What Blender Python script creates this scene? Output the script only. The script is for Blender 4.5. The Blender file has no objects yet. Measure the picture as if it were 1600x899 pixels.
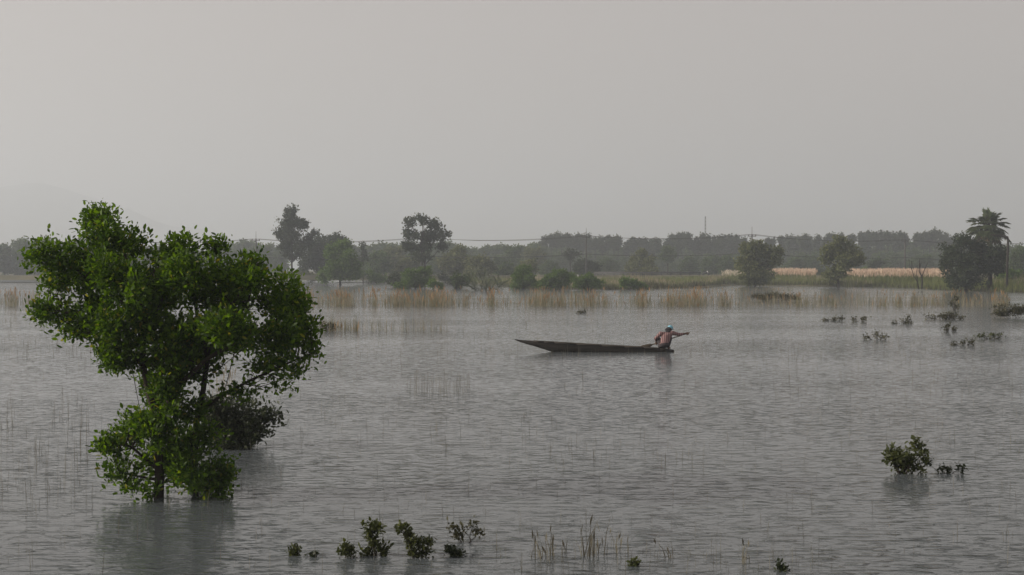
import bpy, math, random
import numpy as np
from mathutils import Vector, Matrix
R = math.radians
sc = bpy.context.scene
COL = sc.collection

# ------------------------------------------------------------------ camera, sky, sun, exposure
H = 2.95            # eye height above the flood water
F = 2200.0          # focal length in photo pixels (photo is 1600 wide)
HY = 420.0          # photo row of the horizon
cam = bpy.data.cameras.new('camera'); cam.sensor_width = 36; cam.lens = 36*F/1600
cam.shift_y = -(449.5-HY)/1600; cam.clip_start = .1; cam.clip_end = 12000
co = bpy.data.objects.new('camera', cam); COL.objects.link(co)
co.location = (0, 0, H); co.rotation_euler = (R(90), 0, 0); sc.camera = co

SUN_EL, SUN_AZ = R(22), R(-97)      # azimuth measured from +Y (the view direction) towards +X
w = bpy.data.worlds.new('World'); sc.world = w; w.use_nodes = True
nt = w.node_tree; nt.nodes.clear()
sky = nt.nodes.new('ShaderNodeTexSky'); sky.sky_type = 'NISHITA'; sky.sun_disc = False
sky.sun_elevation = SUN_EL; sky.sun_rotation = SUN_AZ
sky.air_density = 1.0; sky.dust_density = 3.5; sky.ozone_density = 1.0; sky.altitude = 0
hs = nt.nodes.new('ShaderNodeHueSaturation'); hs.inputs['Saturation'].default_value = .38
bg = nt.nodes.new('ShaderNodeBackground'); bg.inputs['Strength'].default_value = .15
wo = nt.nodes.new('ShaderNodeOutputWorld')
wt = nt.nodes.new('ShaderNodeMix'); wt.data_type = 'RGBA'; wt.blend_type = 'MULTIPLY'; wt.inputs[0].default_value = 1; wt.inputs[7].default_value = (1, .88, .80, 1)
veil = nt.nodes.new('ShaderNodeMix'); veil.data_type = 'RGBA'; veil.inputs[0].default_value = .55; veil.inputs[7].default_value = (3.60, 3.04, 2.72, 1)   # even milky veil of a hazy evening
nt.links.new(sky.outputs[0], hs.inputs['Color']); nt.links.new(hs.outputs[0], wt.inputs[6]); nt.links.new(wt.outputs[2], veil.inputs[6]); nt.links.new(veil.outputs[2], bg.inputs['Color'])
nt.links.new(bg.outputs[0], wo.inputs['Surface'])

sl = bpy.data.lights.new('sun', 'SUN'); sl.energy = 5.0; sl.angle = R(2); sl.color = (1, .91, .78)
so = bpy.data.objects.new('sun', sl); COL.objects.link(so)
sd = Vector((math.sin(SUN_AZ)*math.cos(SUN_EL), math.cos(SUN_AZ)*math.cos(SUN_EL), math.sin(SUN_EL)))
so.rotation_euler = sd.to_track_quat('Z', 'Y').to_euler(); so.location = (-60, -10, 60)

sc.view_settings.view_transform = 'Standard'; sc.view_settings.look = 'None'
sc.view_settings.exposure = -0.01; sc.view_settings.gamma = 1.0; sc.view_settings.use_curve_mapping = False
cy = sc.cycles
cy.use_denoising = True; cy.volume_bounces = 2; cy.max_bounces = 8; cy.transparent_max_bounces = 8
cy.diffuse_bounces = 3; cy.glossy_bounces = 3; cy.transmission_bounces = 3
cy.sample_clamp_indirect = 4.0

# ------------------------------------------------------------------ helpers
def P(px, py, D):                      # photo pixel + distance -> point
    return np.array(((px-800)/F*D, D, H-(py-HY)/F*D))
def dist(py):                          # distance of the water surface at a photo row
    return F*H/(py-HY)
def W(px, py):                         # photo pixel -> point on the water
    D = dist(py); return np.array(((px-800)/F*D, D, 0.0))

def new_mesh(name, V, Q, mats=None, mi=None, smooth=False):
    V = np.asarray(V, float).reshape(-1, 3); Q = np.asarray(Q, np.int64)
    k = Q.shape[1]; n = len(Q)
    me = bpy.data.meshes.new(name)
    me.vertices.add(len(V)); me.vertices.foreach_set('co', V.ravel())
    me.loops.add(n*k); me.loops.foreach_set('vertex_index', Q.ravel().astype(np.int32))
    me.polygons.add(n); me.polygons.foreach_set('loop_start', np.arange(0, n*k, k, dtype=np.int32))
    if mi is not None: me.polygons.foreach_set('material_index', np.asarray(mi, np.int32))
    if smooth: me.polygons.foreach_set('use_smooth', np.ones(n, bool))
    for m in (mats or []): me.materials.append(m)
    me.update(calc_edges=True)
    return me
def ob(name, me, parent=None, loc=None):
    o = bpy.data.objects.new(name, me); COL.objects.link(o)
    if parent is not None: o.parent = parent
    if loc is not None: o.location = loc
    return o
def tag(o, label=None, cat=None, group=None, kind=None):
    if label: o['label'] = label
    if cat: o['category'] = cat
    if group: o['group'] = group
    if kind: o['kind'] = kind
    return o
class MB:                              # collects quads
    def __init__(s): s.V = []; s.Q = []; s.n = 0; s.M = []
    def add(s, V, Q, m=0):
        V = np.asarray(V, float).reshape(-1, 3); Q = np.asarray(Q, np.int64)
        s.V.append(V); s.Q.append(Q+s.n); s.n += len(V); s.M.append(np.full(len(Q), m))
    def mesh(s, name, mats, smooth=False, off=None):
        V = np.concatenate(s.V); Q = np.concatenate(s.Q)
        if off is not None: V = V-np.asarray(off)
        return new_mesh(name, V, Q, mats, np.concatenate(s.M), smooth)
def frame_of(d):
    d = d/np.linalg.norm(d)
    a = np.array((0, 0, 1.)) if abs(d[2]) < .9 else np.array((1., 0, 0))
    u = np.cross(a, d); u /= np.linalg.norm(u)
    return d, u, np.cross(d, u)
def tube(mb, pts, rad, n=6, m=0, cap=True):
    pts = np.asarray(pts, float); k = len(pts)
    rad = np.full(k, rad) if np.isscalar(rad) else np.asarray(rad, float)
    a = np.arange(n)*2*math.pi/n
    V = []
    d0, u, v = frame_of(pts[1]-pts[0])
    for i in range(k):
        t = pts[min(i+1, k-1)]-pts[max(i-1, 0)]; t = t/(np.linalg.norm(t)+1e-9)
        u = u-t*np.dot(u, t); u /= np.linalg.norm(u)+1e-9; v = np.cross(t, u)
        V.append(pts[i]+rad[i]*(np.cos(a)[:, None]*u+np.sin(a)[:, None]*v))
    V = np.concatenate(V); Q = []
    for i in range(k-1):
        for j in range(n):
            Q.append((i*n+j, i*n+(j+1) % n, (i+1)*n+(j+1) % n, (i+1)*n+j))
    if cap:
        V = np.concatenate([V, pts[:1], pts[-1:]]); c0 = k*n; c1 = c0+1
        for j in range(0, n, 2):
            Q.append((c0, (j+2) % n, j+1, j)); Q.append((c1, (k-1)*n+j, (k-1)*n+j+1, (k-1)*n+(j+2) % n))
    mb.add(V, Q, m)
def box(mb, c, s, m=0, rot=None):
    c = np.asarray(c, float); s = np.asarray(s, float)/2
    V = np.array([(x, y, z) for x in (-1, 1) for y in (-1, 1) for z in (-1, 1)], float)*s
    if rot is not None: V = V@np.asarray(rot).T
    mb.add(V+c, [(0, 1, 3, 2), (4, 6, 7, 5), (0, 4, 5, 1), (2, 3, 7, 6), (0, 2, 6, 4), (1, 5, 7, 3)], m)
def ellipsoid(mb, c, r, m=0, nu=10, nv=7, rot=None):
    c = np.asarray(c, float); r = np.asarray(r, float)*np.ones(3)
    V = []
    for i in range(nv+1):
        th = math.pi*i/nv
        for j in range(nu):
            ph = 2*math.pi*j/nu
            V.append((math.sin(th)*math.cos(ph), math.sin(th)*math.sin(ph), math.cos(th)))
    V = np.array(V)*r
    if rot is not None: V = V@np.asarray(rot).T
    Q = [(i*nu+j, (i+1)*nu+j, (i+1)*nu+(j+1) % nu, i*nu+(j+1) % nu) for i in range(nv) for j in range(nu)]
    mb.add(V+c, Q, m)

# ------------------------------------------------------------------ materials
def mat(name):
    m = bpy.data.materials.new(name); m.use_nodes = True
    n = m.node_tree; b = n.nodes['Principled BSDF']; return m, n, b
def ramp(n, c0, c1, p0=0., p1=1.):
    r = n.nodes.new('ShaderNodeValToRGB'); e = r.color_ramp.elements
    e[0].position = p0; e[1].position = p1; e[0].color = (*c0, 1); e[1].color = (*c1, 1); return r
def leaf_mat(name, c0, c1, transl=.35, rough=.5, spec=.35):
    m, n, b = mat(name)
    g = n.nodes.new('ShaderNodeNewGeometry'); r = ramp(n, c0, c1)
    n.links.new(g.outputs['Random Per Island'], r.inputs[0])
    n.links.new(r.outputs[0], b.inputs['Base Color'])
    b.inputs['Roughness'].default_value = rough; b.inputs['Specular IOR Level'].default_value = spec
    if transl:
        t = n.nodes.new('ShaderNodeBsdfTranslucent'); mx = n.nodes.new('ShaderNodeMixShader')
        hv = n.nodes.new('ShaderNodeHueSaturation'); hv.inputs['Hue'].default_value = .485
        hv.inputs['Saturation'].default_value = 1.15; hv.inputs['Value'].default_value = 1.9
        n.links.new(r.outputs[0], hv.inputs['Color']); n.links.new(hv.outputs[0], t.inputs['Color'])
        mx.inputs[0].default_value = transl
        n.links.new(b.outputs[0], mx.inputs[1]); n.links.new(t.outputs[0], mx.inputs[2])
        n.links.new(mx.outputs[0], n.nodes['Material Output'].inputs['Surface'])
    return m
def noise_mat(name, c0, c1, scale, rough=.8, bump=0., detail=4., spec=.3, p0=.3, p1=.7, stretch=None):
    m, n, b = mat(name)
    tc = n.nodes.new('ShaderNodeTexCoord'); no = n.nodes.new('ShaderNodeTexNoise')
    no.inputs['Scale'].default_value = scale; no.inputs['Detail'].default_value = detail
    src = tc.outputs['Object']
    if stretch:
        mp = n.nodes.new('ShaderNodeMapping'); mp.inputs['Scale'].default_value = stretch
        n.links.new(src, mp.inputs[0]); src = mp.outputs[0]
    n.links.new(src, no.inputs['Vector'])
    r = ramp(n, c0, c1, p0, p1); n.links.new(no.outputs[0], r.inputs[0])
    n.links.new(r.outputs[0], b.inputs['Base Color'])
    b.inputs['Roughness'].default_value = rough; b.inputs['Specular IOR Level'].default_value = spec
    if bump:
        bu = n.nodes.new('ShaderNodeBump'); bu.inputs['Strength'].default_value = bump
        bu.inputs['Distance'].default_value = .02
        n.links.new(no.outputs[0], bu.inputs['Height']); n.links.new(bu.outputs[0], b.inputs['Normal'])
    return m
M = {}
M['leaf'] = leaf_mat('leaf_fresh_green', (.016, .042, .006), (.105, .185, .020), .5, .5, .25)
_r = [q for q in M['leaf'].node_tree.nodes if q.type == 'VALTORGB'][0].color_ramp
_e = _r.elements.new(.95); _e.color = (.085, .16, .016, 1); _r.elements[-1].color = (.20, .19, .035, 1)   # a few yellowed leaves
M['leaf_olive'] = leaf_mat('leaf_olive_green', (.022, .032, .010), (.075, .09, .026), .3)
M['leaf_dark'] = leaf_mat('leaf_dark_green', (.014, .024, .011), (.042, .055, .022), .2)
M['leaf_brown'] = leaf_mat('leaf_brown_green', (.028, .032, .016), (.085, .082, .038), .2)
M['far_leaf'] = leaf_mat('far_leaf_green', (.030, .058, .016), (.072, .11, .030), .25, .6, .2)
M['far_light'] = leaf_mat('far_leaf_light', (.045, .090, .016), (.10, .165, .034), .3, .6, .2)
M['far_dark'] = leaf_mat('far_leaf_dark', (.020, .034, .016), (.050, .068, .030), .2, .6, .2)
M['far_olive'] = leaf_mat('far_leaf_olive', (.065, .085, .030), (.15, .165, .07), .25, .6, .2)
M['palm'] = leaf_mat('palm_blade', (.035, .055, .022), (.08, .10, .045), .2, .5)
M['palm_dry'] = leaf_mat('palm_dry_blade', (.10, .08, .05), (.19, .16, .10), .2, .7)
M['bark'] = noise_mat('bark', (.017, .014, .011), (.048, .039, .030), 9, .9, .5, stretch=(1, 1, .25))
M['palm_bark'] = noise_mat('palm_bark', (.018, .016, .014), (.04, .035, .03), 2.2, .9, .4, stretch=(.3, .3, 2))
M['straw'] = leaf_mat('dry_straw', (.15, .135, .095), (.28, .245, .17), .3, .7, .2)
M['reed_green'] = leaf_mat('reed_stem', (.06, .07, .036), (.17, .168, .10), .3, .7, .2)
M['reed_orange'] = leaf_mat('reed_orange_top', (.18, .125, .065), (.29, .205, .11), .3, .7, .2)
M['plume'] = leaf_mat('pink_plume', (.44, .34, .26), (.60, .49, .39), .35, .8, .1)
M['plume_white'] = leaf_mat('pale_plume', (.45, .40, .33), (.62, .56, .47), .35, .8, .1)
M['grass'] = leaf_mat('bank_grass_blade', (.06, .085, .025), (.15, .17, .06), .3, .7, .2)
M['thin'] = leaf_mat('thin_marsh_stem', (.085, .082, .065), (.165, .155, .12), .2, .7, .2)
M['concrete'] = noise_mat('pole_concrete', (.05, .05, .05), (.10, .098, .095), 3, .85, .2)
M['metal'] = noise_mat('dark_steel', (.035, .035, .038), (.07, .07, .072), 6, .55, .1, spec=.5)
M['wire'] = noise_mat('wire_rubber', (.03, .03, .03), (.05, .05, .05), 5, .6)
M['hull'] = noise_mat('boat_weathered_wood', (.016, .014, .013), (.045, .039, .034), 3.5, .75, .5, 6, stretch=(.25, 3, 3))
M['hull_in'] = noise_mat('boat_inner_wood', (.07, .058, .045), (.13, .11, .085), 4, .8, .4, 6, stretch=(.3, 3, 3))
M['paddle'] = noise_mat('paddle_wood', (.045, .035, .026), (.10, .08, .055), 7, .6, .3, stretch=(.3, 3, 3))
M['skin'] = noise_mat('skin_brown', (.10, .055, .036), (.15, .085, .055), 9, .5, .05)
M['scarf'] = noise_mat('dark_scarf', (.018, .018, .022), (.035, .034, .040), 20, .9, .3)
M['cap'] = noise_mat('pale_blue_cap', (.17, .40, .52), (.24, .50, .62), 12, .8, .2)
M['shorts'] = noise_mat('dark_shorts', (.030, .026, .030), (.055, .046, .05), 15, .9, .3)
M['eye'] = noise_mat('eye_white', (.5, .5, .5), (.6, .6, .6), 3, .3)
M['white'] = noise_mat('white_paint', (.55, .55, .54), (.72, .72, .70), 3, .6)
M['earth'] = noise_mat('bank_earth', (.05, .055, .025), (.13, .115, .06), .16, .95, .3, 6)
M['asphalt'] = noise_mat('road_asphalt', (.045, .045, .045), (.065, .064, .06), .8, .9)
M['hill'] = noise_mat('hill_forest', (.03, .045, .025), (.06, .075, .04), .012, .95, 0, 6)
# shirt: faded pink with soft vertical stripes
m, n, b = mat('pink_striped_shirt')
tc = n.nodes.new('ShaderNodeTexCoord'); wv = n.nodes.new('ShaderNodeTexWave'); wv.bands_direction = 'X'
wv.inputs['Scale'].default_value = 4.5; wv.inputs['Distortion'].default_value = 1.5
rr = ramp(n, (.12, .064, .070), (.29, .185, .18), .25, .8)
n.links.new(tc.outputs['Object'], wv.inputs['Vector']); n.links.new(wv.outputs[0], rr.inputs[0])
n.links.new(rr.outputs[0], b.inputs['Base Color']); b.inputs['Roughness'].default_value = .9; M['shirt'] = m
# water: silty flood water under a light breeze
m, n, b = mat('silty_flood_water')
b.inputs['Base Color'].default_value = (.088, .102, .110, 1); b.inputs['Roughness'].default_value = .08
b.inputs['IOR'].default_value = 1.333
tc = n.nodes.new('ShaderNodeTexCoord')
def wn(scale, sx, sy, rot, detail, dist_=0.):
    mp = n.nodes.new('ShaderNodeMapping'); mp.inputs['Scale'].default_value = (sx, sy, 1)
    mp.inputs['Rotation'].default_value = (0, 0, R(rot))
    no = n.nodes.new('ShaderNodeTexNoise'); no.inputs['Scale'].default_value = scale
    no.inputs['Detail'].default_value = detail; no.inputs['Distortion'].default_value = dist_
    n.links.new(tc.outputs['Object'], mp.inputs[0]); n.links.new(mp.outputs[0], no.inputs['Vector'])
    return no.outputs[0]
def mth(op, a, bb):
    q = n.nodes.new('ShaderNodeMath'); q.operation = op
    for i, v in enumerate((a, bb)):
        if isinstance(v, (int, float)): q.inputs[i].default_value = v
        else: n.links.new(v, q.inputs[i])
    return q.outputs[0]
def crest(v, t, k):                     # flat troughs, steep sparse crests
    return mth('MULTIPLY', mth('MAXIMUM', mth('SUBTRACT', v, t), 0.0), k)
rip = mth('ADD', crest(wn(1.0, 2.7, 7.8, 5, 1.5, .6), .55, .155), crest(wn(1.0, 6.6, 16.0, -7, 1.5, .4), .555, .042))
fine = mth('MULTIPLY', wn(1.0, 7.0, 13.0, 4, 2.0, .3), .004)
swl = mth('MULTIPLY', wn(1.0, .45, 1.3, 3, 2), .012)
gust = wn(1.0, .05, .13, 8, 2)
gr = n.nodes.new('ShaderNodeMapRange'); gr.inputs[1].default_value = .35; gr.inputs[2].default_value = .65
gr.inputs[3].default_value = .3; gr.inputs[4].default_value = 1.3; n.links.new(gust, gr.inputs[0])
hgt = mth('ADD', mth('MULTIPLY', mth('ADD', rip, fine), gr.outputs[0]), swl)
sx = n.nodes.new('ShaderNodeSeparateXYZ'); n.links.new(tc.outputs['Object'], sx.inputs[0])
hgt = mth('ADD', hgt, mth('MULTIPLY', sx.outputs[1], .015))      # even tilt of all the water towards -Y, added to reflect brighter sky
bu = n.nodes.new('ShaderNodeBump'); bu.inputs['Strength'].default_value = 1.0; bu.inputs['Distance'].default_value = 1.0
n.links.new(hgt, bu.inputs['Height']); n.links.new(bu.outputs[0], b.inputs['Normal']); M['water'] = m

# ------------------------------------------------------------------ the land, the water, the hills
SHX = np.array([-2500, 0, 440, 640, 700, 760, 830, 960, 1100, 1140, 1250, 1350, 1430, 1500, 1600, 1750, 3500.])
SHY = np.array([437.5, 437.5, 438, 438, 440, 446, 452, 453, 450, 446, 447, 449, 451, 455, 458, 461, 465.])
def shore(px):
    return F*H/(np.interp(px, SHX, SHY)-HY)
TT = np.array([-4000, -40, -12, -2, 0, 2, 15, 50, 80, 110, 4000.])
TZ = np.array([-2.4, -2.2, -1.0, -.18, .04, .28, .5, .9, 1.1, 1.25, 1.4])
def ground_z(x, y):
    yy = np.maximum(y, 5.)
    px = np.clip(800+F*x/yy, -2400, 3400)
    wob = 2.5*np.sin(x*.13)+1.6*np.sin(x*.31+1.3)+.9*np.sin(x*.83)
    t = y-shore(px)-wob
    z = np.interp(t, TT, TZ)
    return z+np.where(z > .1, .06*np.sin(x*.5+y*.23)*np.sin(y*.41-x*.17), 0)
xs = np.concatenate([np.linspace(-5700, -420, 50)[:-1], np.arange(-420, 420, 5.), np.linspace(420, 5700, 50)])
ys = np.concatenate([np.linspace(-140, 120, 12)[:-1], np.arange(120, 420, 4.), np.linspace(420, 6900, 50)])
X, Y = np.meshgrid(xs, ys); Z = ground_z(X, Y)
nx, ny = len(xs), len(ys); I = np.arange(nx*ny).reshape(ny, nx)
Q = np.stack([I[:-1, :-1], I[:-1, 1:], I[1:, 1:], I[1:, :-1]], -1).reshape(-1, 4)
g = ob('ground', new_mesh('ground', np.stack([X, Y, Z], -1), Q, [M['earth']], smooth=True)); tag(g, kind='structure')
wx = np.array([-5700, -600, -200, 0, 200, 600, 5700.]); wy = np.array([-140, 0, 60, 200, 500, 1200, 6900.])
X, Y = np.meshgrid(wx, wy); I = np.arange(49).reshape(7, 7)
Q = np.stack([I[:-1, :-1], I[:-1, 1:], I[1:, 1:], I[1:, :-1]], -1).reshape(-1, 4)
o = ob('water', new_mesh('water', np.stack([X, Y, X*0], -1), Q, [M['water']])); tag(o, kind='structure')
hx = np.linspace(-3450, 250, 80); hy = np.linspace(3550, 4850, 24); X, Y = np.meshgrid(hx, hy)
PX = 800+F*X/4200
prof = np.interp(PX, [-980, -700, -450, -200, 0, 60, 140, 230, 330, 440, 560], [20, 70, 95, 120, 152, 156, 144, 100, 62, 30, 0])
prof = prof*1.615+9*np.sin(X*.012)+6*np.sin(X*.027+1)
Z = np.maximum(prof, 0)*np.exp(-((Y-4200)/280)**2)-2+3*np.sin(X*.02+Y*.012)
I = np.arange(80*24).reshape(24, 80); Q = np.stack([I[:-1, :-1], I[:-1, 1:], I[1:, 1:], I[1:, :-1]], -1).reshape(-1, 4)
o = ob('hills', new_mesh('hills', np.stack([X, Y, Z], -1), Q, [M['hill']], smooth=True)); tag(o, kind='structure')

# ------------------------------------------------------------------ foliage builders
def rnd_dirs(rng, n):
    v = rng.normal(size=(n, 3)); return v/np.linalg.norm(v, axis=1)[:, None]
def nrm(v): return v/(np.linalg.norm(v, axis=1)[:, None]+1e-9)
def leaf_quads(mb, pos, d, nn, L, Wd, fine=True, m=0):
    """leaves at pos, pointing along d, with blade normal nn; fine leaves are folded along the midrib"""
    n = len(pos); d = nrm(d); s = nrm(np.cross(nn, d)); up = np.cross(d, s)
    L = L[:, None]; Wd = Wd[:, None]
    if fine:
        V = np.stack([pos, pos+d*L*.32+s*Wd*.45+up*Wd*.16, pos+d*L*.72+s*Wd*.40+up*Wd*.12, pos+d*L,
                      pos+d*L*.72-s*Wd*.40+up*Wd*.12, pos+d*L*.32-s*Wd*.45+up*Wd*.16], 1)
        b = np.arange(n)[:, None]*6
        Q = np.concatenate([b+np.array([[0, 3, 2, 1]]), b+np.array([[0, 5, 4, 3]])])
    else:
        V = np.stack([pos, pos+d*L*.5+s*Wd*.5, pos+d*L, pos+d*L*.5-s*Wd*.5+up*Wd*.15], 1)
        Q = np.arange(n)[:, None]*4+np.array([[0, 3, 2, 1]])
    mb.add(V, Q, m)
def sub_lobes(rng, blobs, per, fat=(.30, .50)):
    out = []
    for (c, r, k) in blobs:
        c = np.asarray(c); r = np.asarray(r)
        nn = max(3, int(per*k))
        dd = rnd_dirs(rng, nn); rad = rng.uniform(.25, .78, nn)[:, None]
        cc = c+dd*rad*r
        rr = r*rng.uniform(fat[0], fat[1], nn)[:, None]
        out += [(cc[i], rr[i]) for i in range(nn)]
    return out
def foliage(mb, rng, lobes, density, per, L, fine, up=.35, spread=.5, droop=0.):
    """sprays of leaves spread through each lobe; density = sprays per square metre of lobe surface"""
    for c, r in lobes:
        area = 4*math.pi*(r[0]*r[1]*r[2])**(2/3)
        n = max(3, int(area*density))
        d = rnd_dirs(rng, n); rad = rng.uniform(.3, 1.18, n)[:, None]
        p = c+d*rad*r
        pos = np.repeat(p, per, 0); ax = np.repeat(d, per, 0)
        ld = nrm(ax*.8+rng.normal(size=(n*per, 3))*.75+np.array((0, 0, up-droop)))
        pos = pos+rng.normal(size=(n*per, 3))*L*spread
        nn = nrm(np.array((0, 0, .6))+rng.normal(size=(n*per, 3))*.6+ax*.4)
        ll = L*rng.uniform(.45, 1.35, n*per)
        leaf_quads(mb, pos, ld, nn, ll, ll*rng.uniform(.42, .6, n*per)*(1 if fine else 1.35), fine)
def limb(rng, a, b, k=4, wob=.08, sag=.0):
    a = np.asarray(a, float); b = np.asarray(b, float); t = np.linspace(0, 1, k+1)[:, None]
    p = a+(b-a)*t; l = np.linalg.norm(b-a)
    p[1:-1] += rng.normal(size=(k-1, 3))*l*wob
    p[:, 2] -= sag*l*np.sin(t[:, 0]*math.pi); return p
def twigs(mb, rng, nodes, lobes, r, sides=4):
    nodes = np.asarray(nodes)
    for c, rr in lobes:
        d = np.linalg.norm(nodes-c, axis=1)+np.maximum(0, nodes[:, 2]-c[2])*1.5
        a = nodes[np.argmin(d)]
        p = limb(rng, a, c, 3, .07); tube(mb, p, np.linspace(r, r*.35, 4), sides, cap=False)
def plant(name, label, cat, base, blobs, stems, leaf, mats, density, per=8, fine=True, group=None, seed=1, sub=7,
          twig=.01, up=.35, part=('trunk', 'crown'), droop=0., spread=.5, fat=(.30, .50)):
    rng = np.random.default_rng(seed); base = np.asarray(base, float)
    lobes = sub_lobes(rng, blobs, sub, fat)
    root = ob(name, None, loc=base); tag(root, label, cat, group)
    mb = MB(); nodes = []
    for pts, rad in stems:
        tube(mb, pts, rad, 7)
        pts = np.asarray(pts)
        for i in range(len(pts)-1):
            for t in np.linspace(0, 1, 5): nodes.append(pts[i]*(1-t)+pts[i+1]*t)
    twigs(mb, rng, nodes, lobes, twig)
    ob(part[0], mb.mesh(part[0], [mats[1]], True, base), root)
    mb = MB(); foliage(mb, rng, lobes, density, per, leaf, fine, up, spread, droop)
    ob(part[1], mb.mesh(part[1], [mats[0]], False, base), root)
    return root
def pblobs(D, items, depth=1.0, seed=0):
    """photo-pixel ellipses at distance D -> world ellipsoids; optional 5th entry is a depth offset in metres, 6th a lobe factor"""
    rng = np.random.default_rng(seed); out = []
    for it in items:
        px, py, rx, ry = it[:4]; s = D/F
        rd = depth*(rx+ry)/2*s
        dd = it[4] if len(it) > 4 else rng.uniform(-.5, .5)*rd
        k = it[5] if len(it) > 5 else 1.0
        out.append((P(px, py, D)+np.array((0, dd, 0)), (rx*s, rd, ry*s), k))
    return out
def pline(D, pts, dd=None):
    out = [P(x, y, D) for x, y in pts]
    if dd is not None:
        for i, q in enumerate(out): q[1] += dd[i]
    return np.array(out)

# ------------------------------------------------------------------ the big tree in the flood
D0 = dist(777)
TB = W(247, 777)
items = [(152, 334, 20, 18, 0), (150, 352, 34, 30, .1), (185, 375, 46, 42, -.2), (165, 400, 70, 48, .3), (95, 405, 42, 42, -.1), (85, 450, 32, 26, .1), (75, 400, 22, 30, -.4), (120, 430, 50, 40, .5),
         (75, 490, 34, 24, -.3), (120, 490, 62, 44, .1), (105, 520, 38, 20, .4), (220, 440, 66, 62, -.6), (240, 470, 84, 66, .6), (205, 510, 55, 46, -.4),
         (285, 388, 52, 30, -.1), (325, 384, 30, 18, .2), (250, 400, 42, 36, .5), (310, 435, 70, 42, -.6), (340, 460, 78, 50, .5), (400, 418, 40, 28, 0),
         (385, 440, 52, 40, -.5), (425, 470, 52, 42, .5), (460, 480, 40, 30, -.1), (470, 515, 40, 34, .3), (440, 530, 60, 40, -.4), (490, 545, 28, 18, 0), (370, 510, 85, 52, -.7),
         (330, 530, 90, 48, .7), (270, 530, 80, 50, -.3), (185, 560, 42, 34, -.1), (165, 545, 24, 26, .2), (245, 570, 60, 34, .4), (275, 600, 42, 36, -.3),
         (300, 570, 60, 34, .3), (400, 570, 60, 22, .2, .7), (455, 580, 40, 20, -.2, .6), (375, 610, 42, 16, .1, .5), (425, 605, 25, 14, .2, .4), (215, 610, 26, 30, .4, .5),
         (250, 625, 36, 26, .1), (238, 652, 40, 22, -.2), (300, 640, 32, 26, .1), (170, 690, 28, 28, -.1), (205, 690, 45, 34, .2), (215, 655, 30, 20, 0, .6), (270, 660, 48, 40, -.3), (270, 700, 58, 40, .3), (320, 680, 34, 34, .2), (190, 730, 38, 24, -.1, .8),
         (250, 735, 58, 28, .3), (295, 730, 50, 34, -.3), (340, 745, 34, 28, .1), (310, 760, 54, 18, .2), (345, 764, 22, 10, -.1), (215, 757, 30, 14, -.2, .6), (240, 762, 24, 12, -.35, .7), (350, 725, 20, 14, 0, .7)]
stems = []
def stem(D, pts, r0, r1, dd=None):
    p = pline(D, pts, dd); stems.append((p, np.linspace(r0, r1, len(p))))
stem(D0, [(247, 787), (249, 745), (246, 700), (244, 655), (233, 615), (224, 570), (225, 505), (214, 445), (188, 390), (160, 345)], .070, .014,
     [0, 0, .02, .02, 0, -.03, -.05, 0, .05, .05])
stem(D0, [(297, 786), (294, 725), (299, 665), (312, 612), (322, 562), (345, 500), (382, 452), (405, 412)], .055, .012, [.3, .3, .28, .2, .1, 0, -.05, -.05])
stem(D0, [(244, 655), (262, 632), (288, 598), (332, 558), (398, 520), (452, 490)], .05, .01, [.02, 0, -.2, -.3, -.3, -.2])
stem(D0, [(303, 648), (345, 618), (388, 596), (440, 572), (490, 551)], .028, .008, [.25, .2, .1, .1, 0])
stem(D0, [(224, 570), (182, 530), (122, 492), (70, 480)], .04, .008, [-.03, 0, 0, -.2])
stem(D0, [(225, 500), (162, 452), (96, 405)], .035, .008, [-.05, .1, 0])
stem(D0, [(214, 445), (262, 408), (318, 380)], .03, .008, [0, .1, .1])
stem(D0, [(322, 562), (300, 500), (290, 440), (300, 395)], .03, .008, [.1, .3, .4, .1])
stem(D0, [(224, 540), (240, 480), (250, 430)], .03, .01, [0, .3, .5])
stem(D0, [(247, 735), (205, 700), (165, 682)], .025, .006, [0, .05, -.1])
stem(D0, [(247, 750), (215, 742), (185, 735)], .02, .006, [0, -.1, -.1])
stem(D0, [(296, 765), (330, 750), (362, 735)], .022, .006, [.3, .1, .1])
stem(D0, [(294, 740), (275, 715), (262, 690)], .022, .006, [.3, 0, -.2])
plant('flooded_tree', 'leafy green tree with forked trunk standing in the flood water', 'tree', TB,
      pblobs(D0, items, 1.15, 3), stems, .070, (M['leaf'], M['bark']), 92, 7, True, seed=11, sub=8, twig=.007, up=.45, fat=(.24, .48), spread=.8)

def shrub(name, label, base, blobs, leaf, mats, density, n_stem=5, seed=1, group=None, per=7, sub=5, fine=True, twig=.006, r0=.02, up=.35, cat='shrub', spread=.5, fat=(.30, .50)):
    rng = np.random.default_rng(seed+77); base = np.asarray(base, float); st = []
    for i in range(n_stem):
        c, r, _ = blobs[i % len(blobs)]
        e = np.asarray(c)+rng.uniform(-.4, .4, 3)*np.asarray(r)
        b0 = base+np.array((rng.uniform(-1, 1)*r0*4, rng.uniform(-1, 1)*r0*4, -.1))
        p = limb(rng, b0, e, 4, .06); st.append((p, np.linspace(r0, r0*.35, len(p))))
    return plant(name, label, cat, base, blobs, st, leaf, mats, density, per, fine, group, seed, sub, twig, up, ('stems', 'foliage'), spread=spread, fat=fat)
D = dist(699)
shrub('flooded_shrub', 'dark leafy shrub half hidden behind the leaning tree', W(362, 699),
      pblobs(D, [(345, 660, 40, 34), (375, 652, 38, 32), (368, 684, 44, 17), (408, 660, 30, 24), (335, 640, 26, 30), (424, 650, 18, 16), (400, 682, 30, 15), (350, 690, 44, 12)], 1., 5),
      .075, (M['leaf_dark'], M['bark']), 60, 12, 21, sub=7, fat=(.36, .62), spread=.8)
D = dist(740)
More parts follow.
